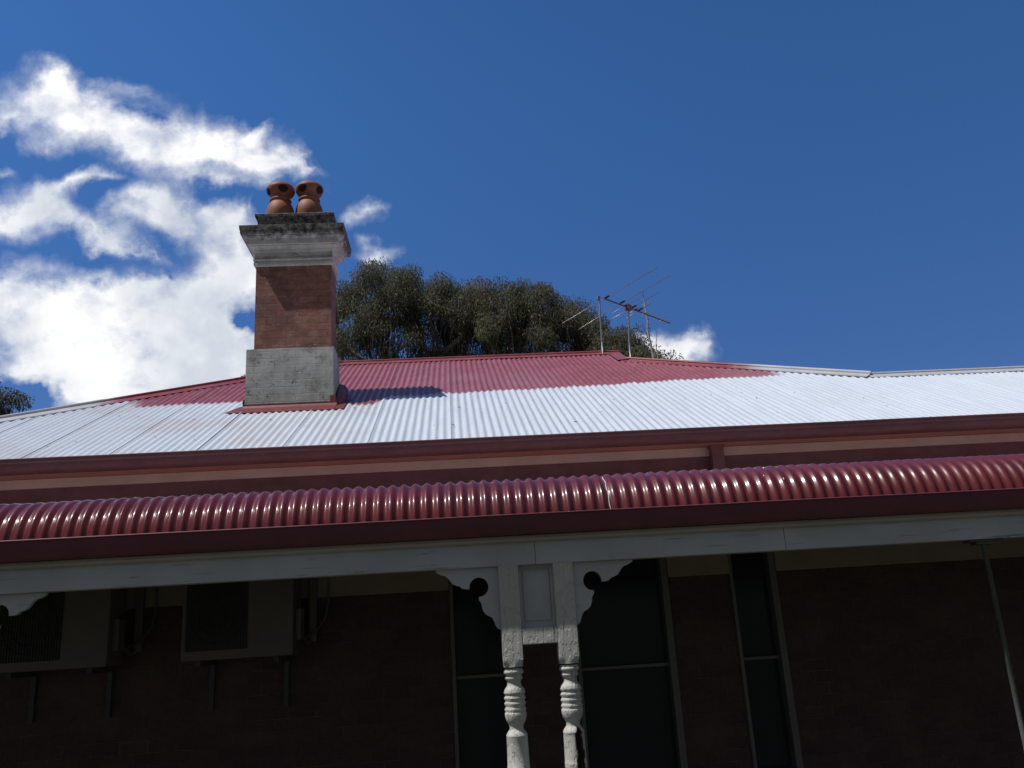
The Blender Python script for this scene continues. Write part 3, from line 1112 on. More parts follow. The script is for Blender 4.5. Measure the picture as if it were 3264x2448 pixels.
b.build('veranda_floor', MT['floor'], house)
for x in (XV0, XV1 - .02):     # veranda ends boarded
    b = MB()
    b.box(x, x + .02, 5.62, 7.99, 0.40, 1.02)
    b.build('veranda_end_board', MT['beam'], house)


# ---- veranda posts, fretwork, panels
PROF = [(0.062, -0.186), (0.0605, -0.204), (0.0595, -0.214), (0.052, -0.220), (0.061, -0.228), (0.0625, -0.236), (0.061, -0.245),
        (0.050, -0.250), (0.050, -0.262), (0.0545, -0.267), (0.0545, -0.275), (0.049, -0.280), (0.043, -0.290), (0.042, -0.303),
        (0.047, -0.318), (0.058, -0.332), (0.0625, -0.340), (0.0625, -0.344), (0.0655, -0.350), (0.066, -0.357), (0.0625, -0.364),
        (0.0575, -0.369), (0.060, -0.376), (0.0665, -0.383), (0.0655, -0.391), (0.058, -0.400), (0.0595, -0.407), (0.066, -0.415),
        (0.066, -0.421), (0.058, -0.432), (0.0605, -0.440), (0.0665, -0.449), (0.0655, -0.457), (0.060, -0.466), (0.0655, -0.470),
        (0.0665, -0.480), (0.065, -0.495), (0.0605, -0.512), (0.053, -0.527), (0.0445, -0.540), (0.0415, -0.555), (0.043, -0.566),
        (0.051, -0.576), (0.060, -0.588), (0.0650, -0.600), (0.0655, -0.602), (0.0640, -0.606), (0.0650, -0.70), (0.0665, -0.772),
        (0.0690, -0.776), (0.0665, -0.784), (0.0690, -0.792), (0.0665, -0.800), (0.067, -1.05), (0.064, -1.25), (0.058, -1.27),
        (0.066, -1.29), (0.058, -1.31), (0.062, -1.34)]


def post(cx, cracked=False):
    b = MB()
    cy, h = 5.557, 0.0625
    # square head with rounded (lamb's tongue) lower corners
    n = 40
    rows = [0.405, 0.2, 0.02, -0.12, -0.165]
    vs, fs = [], []

    def ring(z, k):
        out = []
        for i in range(n):
            a = 2 * math.pi * i / n
            ca, sa = math.cos(a), math.sin(a)
            q = 1.0 / max(abs(ca), abs(sa))
            r = h * (q * (1 - k) + k)
            r = min(r, h * 1.385)
            out.append((cx + ca * r, cy + sa * r, z))
        return out
    secs = [(z, 0.0) for z in rows] + [(-0.178, 0.18), (-0.188, 0.45), (-0.198, 0.8), (-0.206, 1.0)]
    for z, k in secs:
        vs += ring(z, k)
    for j in range(len(secs) - 1):
        for i in range(n):
            i2 = (i + 1) % n
            fs.append((j * n + i, j * n + i2, (j + 1) * n + i2, (j + 1) * n + i))
    fs.append(tuple(range(n)))
    b.add(vs, fs, False)
    # turned part
    prof = [p for p in PROF if p[1] < -0.21]
    if cracked:
        zs = []
        full = []
        for (r0, z0), (r1, z1) in zip(prof[:-1], prof[1:]):
            k = max(1, int(abs(z1 - z0) / 0.02))
            for t in range(k):
                full.append((r0 + (r1 - r0) * t / k, z0 + (z1 - z0) * t / k))
        full.append(prof[-1])
        prof = full
    nn = 72 if cracked else 36
    vs, fs = [], []
    for r, z in prof:
        for i in range(nn):
            a = 2 * math.pi * i / nn
            rr = r
            if cracked and z < -0.575:
                cen = -math.pi / 2 + 0.30 + 0.13 * math.sin(z * 17) + 0.06 * math.sin(z * 51) + (0.22 if z < -0.70 else 0)
                wd = 0.10 + 0.20 * min(1, max(0, (-z - 0.575) / 0.04)) + 0.05 * math.sin(z * 37)
                if z < -0.60:
                    wd += 0.03
                da = abs((a - cen + math.pi) % (2 * math.pi) - math.pi)
                if da < wd:
                    rr = r - 0.040
            vs.append((cx + rr * math.cos(a), cy + rr * math.sin(a), z))
    for j in range(len(prof) - 1):
        for i in range(nn):
            i2 = (i + 1) % nn
            fs.append((j * nn + i, j * nn + i2, (j + 1) * nn + i2, (j + 1) * nn + i))
    b.add(vs, fs, True)
    if cracked:
        base = len(b.f) - len(fs)
        for q in range(base, len(b.f)):
            f_ = b.f[q]
            c_ = [b.v[k] for k in f_]
            rr = [math.hypot(p[0] - cx, p[1] - cy) for p in c_]
            if c_[0][2] < -0.57 and min(rr) < 0.030:
                b.mi[q] = 1
                b.sm[q] = False
    b.box(cx - h, cx + h, cy - h, cy + h, -1.88, -1.34)
    return fix_normals(b.build('veranda_post', [MT['post'], MT['rot']], house))


def bracket(cx0, mirror):
    """pierced fretwork bracket; outline in metres beside the post pair centred on cx0"""
    out = [(-0.150, 0.404), (-0.147, 0.388), (-0.133, 0.381), (-0.118, 0.372), (-0.092, 0.366), (-0.076, 0.352), (-0.062, 0.334),
           (-0.045, 0.312), (-0.020, 0.301), (-0.004, 0.297), (0.004, 0.290), (0.014, 0.281), (0.040, 0.276), (0.0602, 0.2765)]
    ccx, ccz, r = 0.1195, 0.2850, 0.0596
    for i in range(1, 24):
        a = math.radians(188 - 280 * i / 24)
        out.append((ccx + r * math.cos(a), ccz + r * math.sin(a)))
    out += [(0.1175, 0.2255), (0.115, 0.214), (0.117, 0.203), (0.127, 0.190), (0.131, 0.180), (0.133, 0.160), (0.139, 0.140), (0.150, 0.122), (0.163, 0.111),
            (0.180, 0.102), (0.193, 0.094), (0.202, 0.078), (0.207, 0.064), (0.213, 0.045), (0.222, 0.030), (0.238, 0.020),
            (0.2445, 0.018), (0.2445, 0.404)]
    c = 0.481
    pts = [((c + (c - x) if mirror else x) + (cx0 - c), z) for x, z in out]
    if mirror:
        pts = pts[::-1]
    bm = bmesh.new()
    vs = [bm.verts.new((x, 5.535, z)) for x, z in pts]
    f = bm.faces.new(vs)
    ret = bmesh.ops.extrude_face_region(bm, geom=[f])
    for v in [e for e in ret['geom'] if isinstance(e, bmesh.types.BMVert)]:
        v.co.y += 0.032
    bmesh.ops.recalc_face_normals(bm, faces=bm.faces)
    bmesh.ops.triangulate(bm, faces=[q for q in bm.faces if len(q.verts) > 4])
    bm.verts.index_update()
    b = MB()
    b.add([v.co.copy() for v in bm.verts], [[v.index for v in q.verts] for q in bm.faces])
    bm.free()
    return b.build('fretwork_bracket', MT['fret'], house)


for pair, cx0 in enumerate((0.481, -3.159, -6.799)):
    post(cx0 - 0.1735)
    pc = post(cx0 + 0.1735, cracked=(pair == 0))
    if pair == 0:
        pc['label'] = 'turned white veranda post split open down its lower shaft'
    bracket(cx0, False)
    bracket(cx0, True)
    # panel between the heads: board, raised hipped field, then the rail under it
    b = MB()
    b.box(cx0 - .111, cx0 + .111, 5.575, 5.59, 0.018, 0.405)
    b.bbox(cx0 - .111, cx0 - .092, 5.562, 5.576, 0.018, 0.404, .003)
    b.bbox(cx0 + .094, cx0 + .111, 5.562, 5.576, 0.018, 0.404, .003)
    pb_ = b.build('post_panel', MT['fret'], house)
    b = MB()
    x0, x1, z0, z1 = cx0 - .079, cx0 + .087, 0.062, 0.374
    yb, yf, ya = 5.575, 5.566, 5.549
    mx = (x0 + x1) / 2
    b.add([(x0, yb, z0), (x1, yb, z0), (x1, yb, z1), (x0, yb, z1), (x0, yf, z0), (x1, yf, z0), (x1, yf, z1), (x0, yf, z1),
           (mx, ya, z0 + .075), (mx, ya, z1 - .075)],
          [(0, 1, 5, 4), (1, 2, 6, 5), (2, 3, 7, 6), (3, 0, 4, 7), (4, 5, 8), (5, 6, 9, 8), (6, 7, 9), (7, 4, 8, 9)])
    b.build('raised_field', MT['fret'], pb_)
    b = MB()
    b.bbox(cx0 - .1115, cx0 + .1115, 5.4975, 5.585, -0.080, 0.0175, 0.006)
    b.build('post_rail', MT['post'], house)

# thin steel prop with a plate, standing where the next pair of posts would be
b = MB()
b.tube([(3.478, 5.56, 0.395), (3.475, 5.56, -1.88)], 0.016, 12)
pr = b.build('steel_prop', MT['pale'], house)
b = MB()
b.bbox(3.36, 3.60, 5.52, 5.60, 0.390, 0.404, 0.003)
b.bbox(3.41, 3.54, 5.525, 5.595, 0.372, 0.390, 0.003)
b.build('plate', MT['plate'], pr)

# ------------------------------------------------------------------ chimney
CX0, CX1, CY0, CY1 = -2.25, -1.372, 9.47, 9.87
b = MB()
b.box(CX0, CX1, CY0, CY1, 3.25, 4.36)
chim = b.build('chimney', MT['chim'], house)
# rendered base with slightly irregular faces
b = MB()
bm = bmesh.new()
bmesh.ops.create_cube(bm, size=1)
for v in bm.verts:
    v.co = Vector((-1.8325 + v.co.x * 0.995, 9.667 + v.co.y * 0.474, 2.86 + v.co.z * 0.85))
bmesh.ops.bevel(bm, geom=bm.edges[:], offset=0.012, segments=2, profile=.6, affect='EDGES')
bmesh.ops.subdivide_edges(bm, edges=bm.edges[:], cuts=3, use_grid_fill=True)
rn = random.Random(2)
for v in bm.verts:
    v.co += Vector((rn.uniform(-1, 1), rn.uniform(-1, 1), rn.uniform(-1, 1))) * 0.0016
bm.verts.index_update()
b.add([v.co.copy() for v in bm.verts], [[v.index for v in f.verts] for f in bm.faces])
bm.free()
b.build('chimney_base', MT['plinth'], chim)


def ring_sweep(prof, x0, x1, y0, y1, name, mat, parent):
    """mitred moulding round a rectangle; prof = (overhang, z) from bottom to top, closed by a lid"""
    b = MB()
    vs, fs = [], []
    for o, z in prof:
        vs += [(x0 - o, y0 - o, z), (x1 + o, y0 - o, z), (x1 + o, y1 + o, z), (x0 - o, y1 + o, z)]
    n = len(prof)
    for i in range(n - 1):
        for k in range(4):
            k2 = (k + 1) % 4
            fs.append((i * 4 + k, i * 4 + k2, (i + 1) * 4 + k2, (i + 1) * 4 + k))
    fs.append((3, 2, 1, 0))
    fs.append(tuple((n - 1) * 4 + k for k in range(4)))
    b.add(vs, fs)
    return b.build(name, mat, parent)


corn = [(0.004, 4.325), (0.020, 4.330), (0.026, 4.345), (0.026, 4.372), (0.018, 4.382), (0.018, 4.388), (0.032, 4.400), (0.032, 4.414),
        (0.014, 4.424), (0.014, 4.498), (0.024, 4.512), (0.030, 4.535), (0.050, 4.556), (0.068, 4.562), (0.068, 4.572), (0.092, 4.576),
        (0.096, 4.620), (0.100, 4.640), (0.118, 4.655), (0.136, 4.664), (0.136, 4.672), (0.156, 4.676), (0.162, 4.700), (0.162, 4.725), (0.168, 4.735), (0.172, 4.788),
        (0.160, 4.795), (0.02, 4.83)]
ring_sweep(corn, CX0, CX1, CY0, CY1, 'cornice', MT['cement'], chim)
cap = [(0.0, 4.80), (0.0, 4.935), (0.014, 4.958), (0.028, 4.975), (0.030, 5.005), (0.022, 5.014)]
ring_sweep(cap, CX0 + .002, CX1 + .004, CY0 + .002, CY1, 'chimney_cap', MT['cement'], chim)


def pot(cx, rot):
    cy = 9.67
    z = 5.00
    prof = [(0.150, z), (0.162, z + .05), (0.168, z + .10), (0.168, z + .13), (0.163, z + .165), (0.152, z + .20), (0.137, z + .232),
            (0.122, z + .252), (0.116, z + .266), (0.120, z + .275), (0.131, z + .280), (0.133, z + .290), (0.128, z + .300), (0.118, z + .303),
            (0.112, z + .318), (0.112, z + .330), (0.118, z + .345), (0.130, z + .362), (0.150, z + .382), (0.163, z + .405), (0.170, z + .428),
            (0.172, z + .440), (0.170, z + .455), (0.160, z + .475), (0.138, z + .496), (0.105, z + .512), (0.062, z + .520), (0.055, z + .518), (0.05, z + .45)]
    b = MB()
    b.lathe(cx, cy, prof, 40)

    def rad_at(zz):
        for (r0, za), (r1, zb) in zip(prof[15:24], prof[16:25]):
            if za <= zz <= zb:
                return r0 + (r1 - r0) * (zz - za) / (zb - za)
        return .16
    # dark patches painted on the head for the shade inside oval vents
    for q in range(4):
        a0 = rot + q * math.pi / 2
        rings = []
        for k in (0.0, 0.5, 1.0):
            rings.append([(lambda a, zz: (cx + (rad_at(zz) + .0025) * math.cos(a), cy + (rad_at(zz) + .0025) * math.sin(a), zz))
                          (a0 + k * 0.40 * math.cos(2 * math.pi * i / 20), z + .396 + k * 0.042 * math.sin(2 * math.pi * i / 20)) for i in range(20)])
        c = rings[0][0]
        b.add([c] + rings[1] + rings[2], [(0, 1 + i, 1 + (i + 1) % 20) for i in range(20)] +
              [(1 + i, 21 + i, 21 + (i + 1) % 20, 1 + (i + 1) % 20) for i in range(20)], mi=1)
    return fix_normals(b.build('chimney_pot', [MT['terra'], MT['soot_and_shade']], chim))


pot(-2.020, math.radians(-68))
pot(-1.668, math.radians(-116))


def rz_(x, y, d=0.0):
    return Z0 + TB * (y - Y0) + d


# flashings round the chimney foot
b = MB()
fx0, fx1, fy = -2.345, -1.320, 9.418
ap = 9.20
top = rz_(0, fy) + .055
# upstand with a rounded foot, then an apron lying on the crests
prof = [(fy, top), (fy - .012, top), (fy - .012, rz_(0, fy) + .035), (fy - .03, rz_(0, fy - .03) + .022), (ap, rz_(0, ap) + .014), (ap, rz_(0, ap) + .004)]
b.sweep_x(prof, fx0, fx1 + .02)
# left tail of the apron spreading out under the coat of paint
b.add([(fx0, fy + .02, rz_(0, fy + .02) + .014), (fx0, ap, rz_(0, ap) + .014), (fx0 - .16, ap, rz_(0, ap) + .014), (fx0 - .02, fy + .18, rz_(0, fy + .18) + .014)], [(0, 3, 2, 1)])
b.add([(fx1 + .02, fy + .02, rz_(0, fy + .02) + .014), (fx1 + .02, ap, rz_(0, ap) + .014), (fx1 + .12, ap + .02, rz_(0, ap + .02) + .014), (fx1 + .12, fy + .35, rz_(0, fy + .35) + .014)], [(0, 1, 2, 3)])
b.build('apron_flashing', MT['flash'], chim)
for sx in (1, -1):
    b = MB()
    xf = fx1 if sx > 0 else fx0
    o = 0.006 * sx
    vs = []
    for y in (9.427, 9.60, 9.80, 9.93):
        vs += [(xf + o, y, rz_(0, y) - .02), (xf + o, y, rz_(0, y) + .105)]
    b.add(vs, [(0, 2, 3, 1), (2, 4, 5, 3), (4, 6, 7, 5)])
    if sx > 0:
        b.bbox(fx1 - .055, fx1 + .008, 9.407, 9.427, rz_(0, 9.42) - .02, rz_(0, 9.42) + .125, 0.003)
    b.build('side_flashing', MT['flash'], chim)
# bulging saddle behind and beside the stack
b = MB()
sec = []
rows = [(9.44, .015, .01), (9.50, .070, .05), (9.58, .082, .12), (9.72, .085, .155), (9.90, .085, .16), (10.02, .06, .12), (10.10, .01, .02)]
for (y, w, h_) in rows:
    zz = rz_(0, y)
    sec.append([(fx1 + .004, y, zz + h_), (fx1 + w * .6, y, zz + h_ * .93), (fx1 + w, y, zz + h_ * .6), (fx1 + w * 1.02, y, zz + .0)])
vs = [p for s_ in sec for p in s_]
fs = []
for i in range(len(sec) - 1):
    for j in range(3):
        a = i * 4 + j
        fs.append((a, a + 1, a + 5, a + 4))
b.add(vs, fs, True)
b.box(fx0, fx1, 9.905, 10.0, 2.75, 2.97)
b.build('chimney_saddle', MT['darkflash'], chim)

# ------------------------------------------------------------------ things on the roof
# television antenna: boom with eleven cross rods on a mast
ant = empty('television_antenna', (2.74, 12.3, H + 3.95), 'rusty television antenna with eleven cross rods on a steel mast at the ridge end', 'antenna')
zb_ = 4.73
b = MB()
b.tube([(2.735, 12.27, 3.62), (2.745, 12.27, 4.2), (2.765, 12.26, 4.5), (2.79, 12.25, 4.78)], [0.014, 0.013, 0.0125, 0.0125], 10)
b.build('mast', MT['alu'], ant)
RODS = [((1.82, 12.89), (2.92, 10.78), (2.36, 11.89)), ((2.13, 13.21), (3.17, 11.07), (2.64, 12.12)), ((2.58, 12.54), (2.89, 11.94), (2.73, 12.23)),
        ((2.59, 12.84), (3.15, 11.70), (2.86, 12.33)), ((2.87, 12.56), (3.00, 12.29), (2.93, 12.42)), ((2.85, 12.79), (3.12, 12.18), (2.985, 12.47)),
        ((3.08, 12.65), (3.18, 12.47), (3.12, 12.585)), ((3.17, 12.72), (3.27, 12.55), (3.22, 12.675)), ((3.30, 12.86), (3.39, 12.66), (3.34, 12.79)),
        ((3.43, 12.98), (3.52, 12.78), (3.47, 12.91)), ((3.55, 13.08), (3.64, 12.90), (3.60, 13.03))]
b = MB()
b.tube([(2.335, 11.865, zb_), (3.63, 13.06, zb_)], 0.0115, 8)
b.build('boom', MT['boom'], ant)
for i, (p, q, m_) in enumerate(RODS):
    b = MB()
    r = 0.0050 if i < 6 else 0.0042
    sag = 0.012 if i < 2 else 0.0
    b.tube([(p[0], p[1], zb_ + .012 - sag), (m_[0], m_[1], zb_ + .014), (q[0], q[1], zb_ + .012 - sag * .5)], r, 6)
    b.build('cross_rod', MT['alu'], ant)
for i in (0, 1, 3, 5, 2, 4):
    m_ = RODS[i][2]
    p, q = RODS[i][0], RODS[i][1]
    d = Vector((q[0] - p[0], q[1] - p[1], 0)).normalized()
    b = MB()
    L = 0.075 if i in (0, 1, 3, 5) else 0.03
    c = Vector((m_[0], m_[1], zb_ + .016)) + d * (L * .55)
    b.tube([c - d * L, c - d * L * .3, c + d * L * .7, c + d * L], [.008, .018, .016, .006], 8)
    b.build('insulator', MT['plastic'], ant)
b = MB()
b.bbox(2.735, 2.835, 12.235, 12.30, zb_ - .045, zb_ + .03, .006)
b.tube([(2.785, 12.24, zb_ + .05), (2.785, 12.245, zb_ - .07)], .017, 8)
b.build('mast_clamp', MT['boom'], ant)
b = MB()
b.box(2.70, 2.77, 12.235, 12.305, 3.62, 3.66)
b.build('mast_foot', MT['steel'], ant)

hp = empty('vent_pipe', (2.355, 12.47, H + 4.05), 'thin grey pipe with a crooked hook top standing on the ridge left of the antenna', 'pipe')
b = MB()
b.tube([(2.356, 12.47, 4.02), (2.360, 12.47, 4.30), (2.368, 12.47, 4.60), (2.378, 12.47, 4.90), (2.386, 12.47, 4.97)],
       [.0135, .0130, .0125, .0145, .0125], 10)
b.build('pipe', MT['steel'], hp)
b = MB()
b.tube([(2.386, 12.47, 4.96), (2.390, 12.47, 4.99), (2.384, 12.47, 5.008), (2.370, 12.468, 5.006), (2.358, 12.466, 4.985), (2.352, 12.464, 4.945)],
       [.0115, .0115, .0115, .012, .013, .014], 10)
b.build('hook', MT['plate'], hp)

# dry leaves and twigs blown onto the roof
rnd = random.Random(41)
b = MB()
spots = [(-1.08, 9.20), (-0.95, 8.95), (-2.6, 8.55), (-2.9, 8.3), (0.9, 9.2), (-0.6, 8.6), (1.6, 8.8), (2.9, 9.1), (3.3, 9.4), (-1.9, 8.8),
         (-1.75, 8.9), (0.3, 8.7), (0.0, 8.2), (2.2, 8.3), (4.6, 8.6), (5.4, 9.0), (3.9, 8.3), (-3.6, 8.2), (-0.3, 9.4), (1.2, 8.1), (4.9, 9.3), (2.4, 9.6)]
for (x, y) in spots + [(rnd.uniform(-4, 6), rnd.uniform(7.8, 9.6)) for _ in range(26)]:
    a = rnd.uniform(0, 6.3)
    L = rnd.uniform(.008, .028)
    w = L * rnd.uniform(.12, .3)
    c = Vector((x, y, rz_(x, y) + .0135))
    d = Vector((math.cos(a), math.sin(a), TB * math.sin(a)))
    s_ = Vector((-math.sin(a), math.cos(a), TB * math.cos(a)))
    b.add([c - d * L, c - s_ * w + Vector((0, 0, .006)), c + d * L + Vector((0, 0, .004)), c + s_ * w], [(0, 1, 2, 3)])
ll = b.build('leaf_litter', MT['litter'], origin=(0, 8.5, H + 2.1))
tag(ll, 'dry leaves and twigs scattered over the white corrugated roof', 'leaves')
ll['kind'] = 'stuff'


# ------------------------------------------------------------------ air conditioners on the veranda wall
def aircon(x0, label):
    w, yf, yb, zb, zt = 0.915, 7.50, 7.86, -0.075, 0.60
    t = empty('air_conditioner', (x0 + w / 2, 7.7, H + zb), label, 'air conditioner', 'air conditioners on the veranda wall')
    b = MB()
    b.bbox(x0, x0 + w, yf, yb, zb, zt, 0.022)
    b.build('case', MT['acbody'], t)
    b = MB()
    gx0, gx1, gz0, gz1 = x0 + .035, x0 + .54, zb + .075, zt - .06
    b.box(gx0, gx1, yf - .004, yf - .001, gz0, gz1)
    for i in range(22):
        x = gx0 + (gx1 - gx0) * (i + .5) / 22
        b.box(x - .004, x + .004, yf - .014, yf - .005, gz0, gz1)
    for i in range(5):
        z = gz0 + (gz1 - gz0) * (i + .5) / 5
        b.box(gx0, gx1, yf - .018, yf - .0145, z - .003, z + .003)
    for rr in (.08, .15, .22):
        cxx, czz = (gx0 + gx1) / 2, (gz0 + gz1) / 2
        b.tube([(cxx + rr * math.cos(q * math.pi / 14), yf - .020, czz + rr * math.sin(q * math.pi / 14)) for q in range(29)], .0035, 5, cap=False)
    b.build('fan_grille', MT['grille'], t)
    for dx in (.12, w - .16):
        b = MB()
        b.box(x0 + dx, x0 + dx + .04, yf + .02, 7.995, zb - .045, zb - .004)
        b.box(x0 + dx, x0 + dx + .04, 7.955, 7.995, zb - .42, zb - .046)
        b.build('wall_bracket', MT['plate'], t)
    b = MB()
    b.bbox(x0 + w + .001, x0 + w + .05, yf + .08, yf + .24, zb + .12, zb + .38, 0.01)
    b.build('valve_cover', MT['acbody'], t)
    b = MB()
    b.bbox(x0 + w + .06, x0 + w + .125, 7.90, 7.958, zb + .10, 0.62, 0.008)
    b.tube([(x0 + w + .09, 7.93, zb + .12), (x0 + w + .06, 7.85, zb + .09), (x0 + w + .02, 7.70, zb + .16)], .018, 8)
    b.build('pipe_duct', MT['acbody'], t)
    b = MB()
    b.tube([(x0 + w + .225, 7.93, .62), (x0 + w + .225, 7.93, .36), (x0 + w + .20, 7.92, .22), (x0 + w + .13, 7.86, .11), (x0 + w + .03, 7.74, .05)], .008, 6)
    b.build('cable', MT['frame'], t)
    return t


aircon(-2.315, 'beige air conditioner under the beam, the one nearer the turned posts')
aircon(-3.815, 'beige air conditioner on the veranda wall at the left, partly behind a fretwork bracket')


# ------------------------------------------------------------------ trees
def interp(prof, x):
    if x <= prof[0][0]:
        return prof[0][1]
    for (x0, z0), (x1, z1) in zip(prof[:-1], prof[1:]):
        if x <= x1:
            return z0 + (z1 - z0) * (x - x0) / (x1 - x0)
    return prof[-1][1]


def gum_tree(name, label, base, prof, x0, x1, depth, zmin, clusters, leaves, seed, leafmat, stems=1, leaf=0.145,
             rad=0.55, group=None, bareness=0.35, trunk_r=0.16):
    """gum tree: limbs fan up from the base to leaf clusters that fill the crown under profile prof (x, z)"""
    rnd = random.Random(seed)
    bx, by = base
    t = empty(name, (bx, by, 0.0), label, 'tree', group)
    cl = []
    tries = 0
    while len(cl) < clusters and tries < 20000:
        tries += 1
        x = rnd.uniform(x0, x1)
        y = by + rnd.gauss(0, depth * .5)
        y = max(by - depth, min(by + depth, y))
        zt = interp(prof, x) - rad * 0.62
        fall = ((y - by) / depth) ** 2
        zt -= fall * 1.6
        if zt < zmin + .2:
            continue
        u = rnd.random() ** 1.3
        z = zt - u * (zt - zmin)
        # open gaps between the lobes, wider low down
        hgap = math.sin(x * 3.1 + seed) * math.sin(z * 2.3 + x) + 0.5 * math.sin(x * 7 + z * 5 + seed)
        if u > bareness * .6 and hgap > 0.55 - u * .9:
            continue
        if any((x - c[0]) ** 2 + (y - c[1]) ** 2 + (z - c[2]) ** 2 < (rad * .52) ** 2 for c in cl):
            continue
        cl.append((x, y, z))
    # skeleton
    nodes = [Vector((bx, by, -H))]
    par = [-1]
    trunk_top = zmin - 3.2
    k = 6
    starts = []
    for s_ in range(stems):
        last = 0
        ox = (s_ - (stems - 1) / 2) * (x1 - x0) * .16
        for i in range(1, k + 1):
            f = i / k
            nodes.append(Vector((bx + ox * f + rnd.uniform(-.08, .08), by + rnd.uniform(-.1, .1), -H + (trunk_top + H) * f)))
            par.append(last)
            last = len(nodes) - 1
        starts.append(last)
    order = sorted(cl, key=lambda c: (Vector(c) - nodes[starts[0]]).length)
    tips = []
    for c in order:
        c = Vector(c)
        best, bd = starts[0], 1e9
        for i in range(1, len(nodes)):
            nd = nodes[i]
            if nd.z > c.z - .25 or nd.z < trunk_top - .1:
                continue
            d = c - nd
            cost = d.length + 0.9 * math.hypot(d.x, d.y) * (0.6 if nd.z < zmin else 1.1)
            if cost < bd:
                bd, best = cost, i
        a = nodes[best]
        d = c - a
        n = max(2, int(d.length / .45))
        last = best
        side = Vector((rnd.uniform(-1, 1), rnd.uniform(-1, 1), 0)) * d.length * .06
        for i in range(1, n + 1):
            f = i / n
            # limbs leave outward and then turn up
            p = a + Vector((d.x * (f ** .8), d.y * (f ** .8), d.z * (f ** 1.15))) + side * math.sin(f * math.pi)
            p += Vector((rnd.uniform(-1, 1), rnd.uniform(-1, 1), rnd.uniform(-.5, .5))) * .05
            nodes.append(p)
            par.append(last)
            last = len(nodes) - 1
        tips.append(last)
    # radii by the number of tips carried
    load = [0] * len(nodes)
    for tpi in tips:
        i = tpi
        while i != -1:
            load[i] += 1
            i = par[i]
    tot = max(load[0], 1)
    rads = [max(0.011, trunk_r * (l_ / tot) ** .48) for l_ in load]
    kids = {}
    for i, p in enumerate(par):
        kids.setdefault(p, []).append(i)
    b = MB()
    done = set()
    stack = [0]
    while stack:
        i = stack.pop()
        for c in kids.get(i, []):
            chain = [i, c]
            while len(kids.get(chain[-1], [])) >= 1:
                nx = max(kids[chain[-1]], key=lambda q: load[q])
                for o in kids[chain[-1]]:
                    if o != nx and o not in done:
                        done.add(o)
                        stack.append(('b', chain[-1], o)) if False else None
                chain.append(nx)
            rr = [rads[q] for q in chain]
            rr[0] = min(rads[chain[0]], rads[chain[1]] * 1.3)
            if c not in done or True:
                b.tube([nodes[q] for q in chain], rr, 6 if rads[c] > .03 else 4, cap=False)
            # branch off the side shoots of this chain
            for q in chain[1:-1]:
                nx = max(kids[q], key=lambda w_: load[w_])
                for o in kids[q]:
                    if o != nx:
                        stack.append(-(q * 100000 + o) - 1)
        # nothing else
        while stack and isinstance(stack[-1], int) and stack[-1] < 0:
            code = -(stack.pop() + 1)
            q, o = divmod(code, 100000)
            chain = [q, o]
            while kids.get(chain[-1]):
                nx = max(kids[chain[-1]], key=lambda w_: load[w_])
                for o2 in kids[chain[-1]]:
                    if o2 != nx:
                        stack.insert(0, -(chain[-1] * 100000 + o2) - 1)
                chain.append(nx)
            rr = [rads[w_] for w_ in chain]
            rr[0] = rr[1]
            b.tube([nodes[w_] for w_ in chain], rr, 5 if rr[0] > .03 else 4, cap=False)
    # fine upright branches that thread the open lower part of the crown
    for tpi in tips:
        c = nodes[tpi]
        for q in range(1):
            lo = Vector((bx + (c.x - bx) * rnd.uniform(.45, .8) + rnd.gauss(0, .15), by + (c.y - by) * .6, max(trunk_top + .3, c.z - rnd.uniform(1.6, 3.4))))
            d = c - lo
            k1 = lo + d * .35 + Vector((rnd.gauss(0, .08), 0, 0)) + Vector((d.x * -.08, 0, 0))
            k2 = lo + d * .7 + Vector((rnd.gauss(0, .08), 0, 0))
            r0 = rnd.uniform(.012, .028)
            b.tube([lo, k1, k2, c + Vector((rnd.gauss(0, .2), rnd.gauss(0, .2), 0))], [r0, r0 * .8, r0 * .6, r0 * .35], 4, cap=False)
    # twigs round each tip
    lb = MB()
    V, Fc = [], []
    for tpi in tips:
        c = nodes[tpi]
        R0 = rad * rnd.uniform(.75, 1.15)
        dens = rnd.uniform(.6, 1.15)
        tw = []
        for q in range(5):
            dv = Vector((rnd.gauss(0, 1), rnd.gauss(0, 1), rnd.gauss(.3, .8))).normalized() * R0 * .75
            tw.append(c + dv)
            b.tube([nodes[par[tpi]], c + dv * .45, c + dv], [.010, .007, .004], 3, cap=False)
        for q in range(int(leaves * dens)):
            dv = Vector((rnd.gauss(0, 1), rnd.gauss(0, 1), rnd.gauss(0, 1))).normalized()
            rr = R0 * rnd.random() ** .42
            p = c + Vector((dv.x * rr, dv.y * rr, dv.z * rr * .72))
            L = leaf * rnd.uniform(.6, 1.35)
            w = L * rnd.uniform(.09, .16)
            # leaves hang, tips curving down and out
            out = Vector((dv.x, dv.y, 0)) * .5 + Vector((rnd.uniform(-1, 1), rnd.uniform(-1, 1), 0)) * .5
            upw = rnd.uniform(-.2, .9) if dv.z > .3 else rnd.uniform(-.8, .2)
            d1 = (out + Vector((0, 0, upw))).normalized()
            d2 = (out * .6 + Vector((0, 0, -1.1))).normalized()
            sv = d1.cross(Vector((rnd.uniform(-1, 1), rnd.uniform(-1, 1), rnd.uniform(-1, 1))))
            if sv.length < .05:
                sv = Vector((1, 0, 0))
            sv = sv.normalized() * w
            m1 = p + d1 * L * .45
            e = m1 + d2 * L * .6
            o = len(V)
            V += [p, m1 - sv, m1 + sv, e]
            Fc.append((o, o + 1, o + 3, o + 2))
    lb.add(V, Fc, False)
    b.build('trunk', MT['bark'], t)
    lb.build('crown', leafmat, t)
    return t


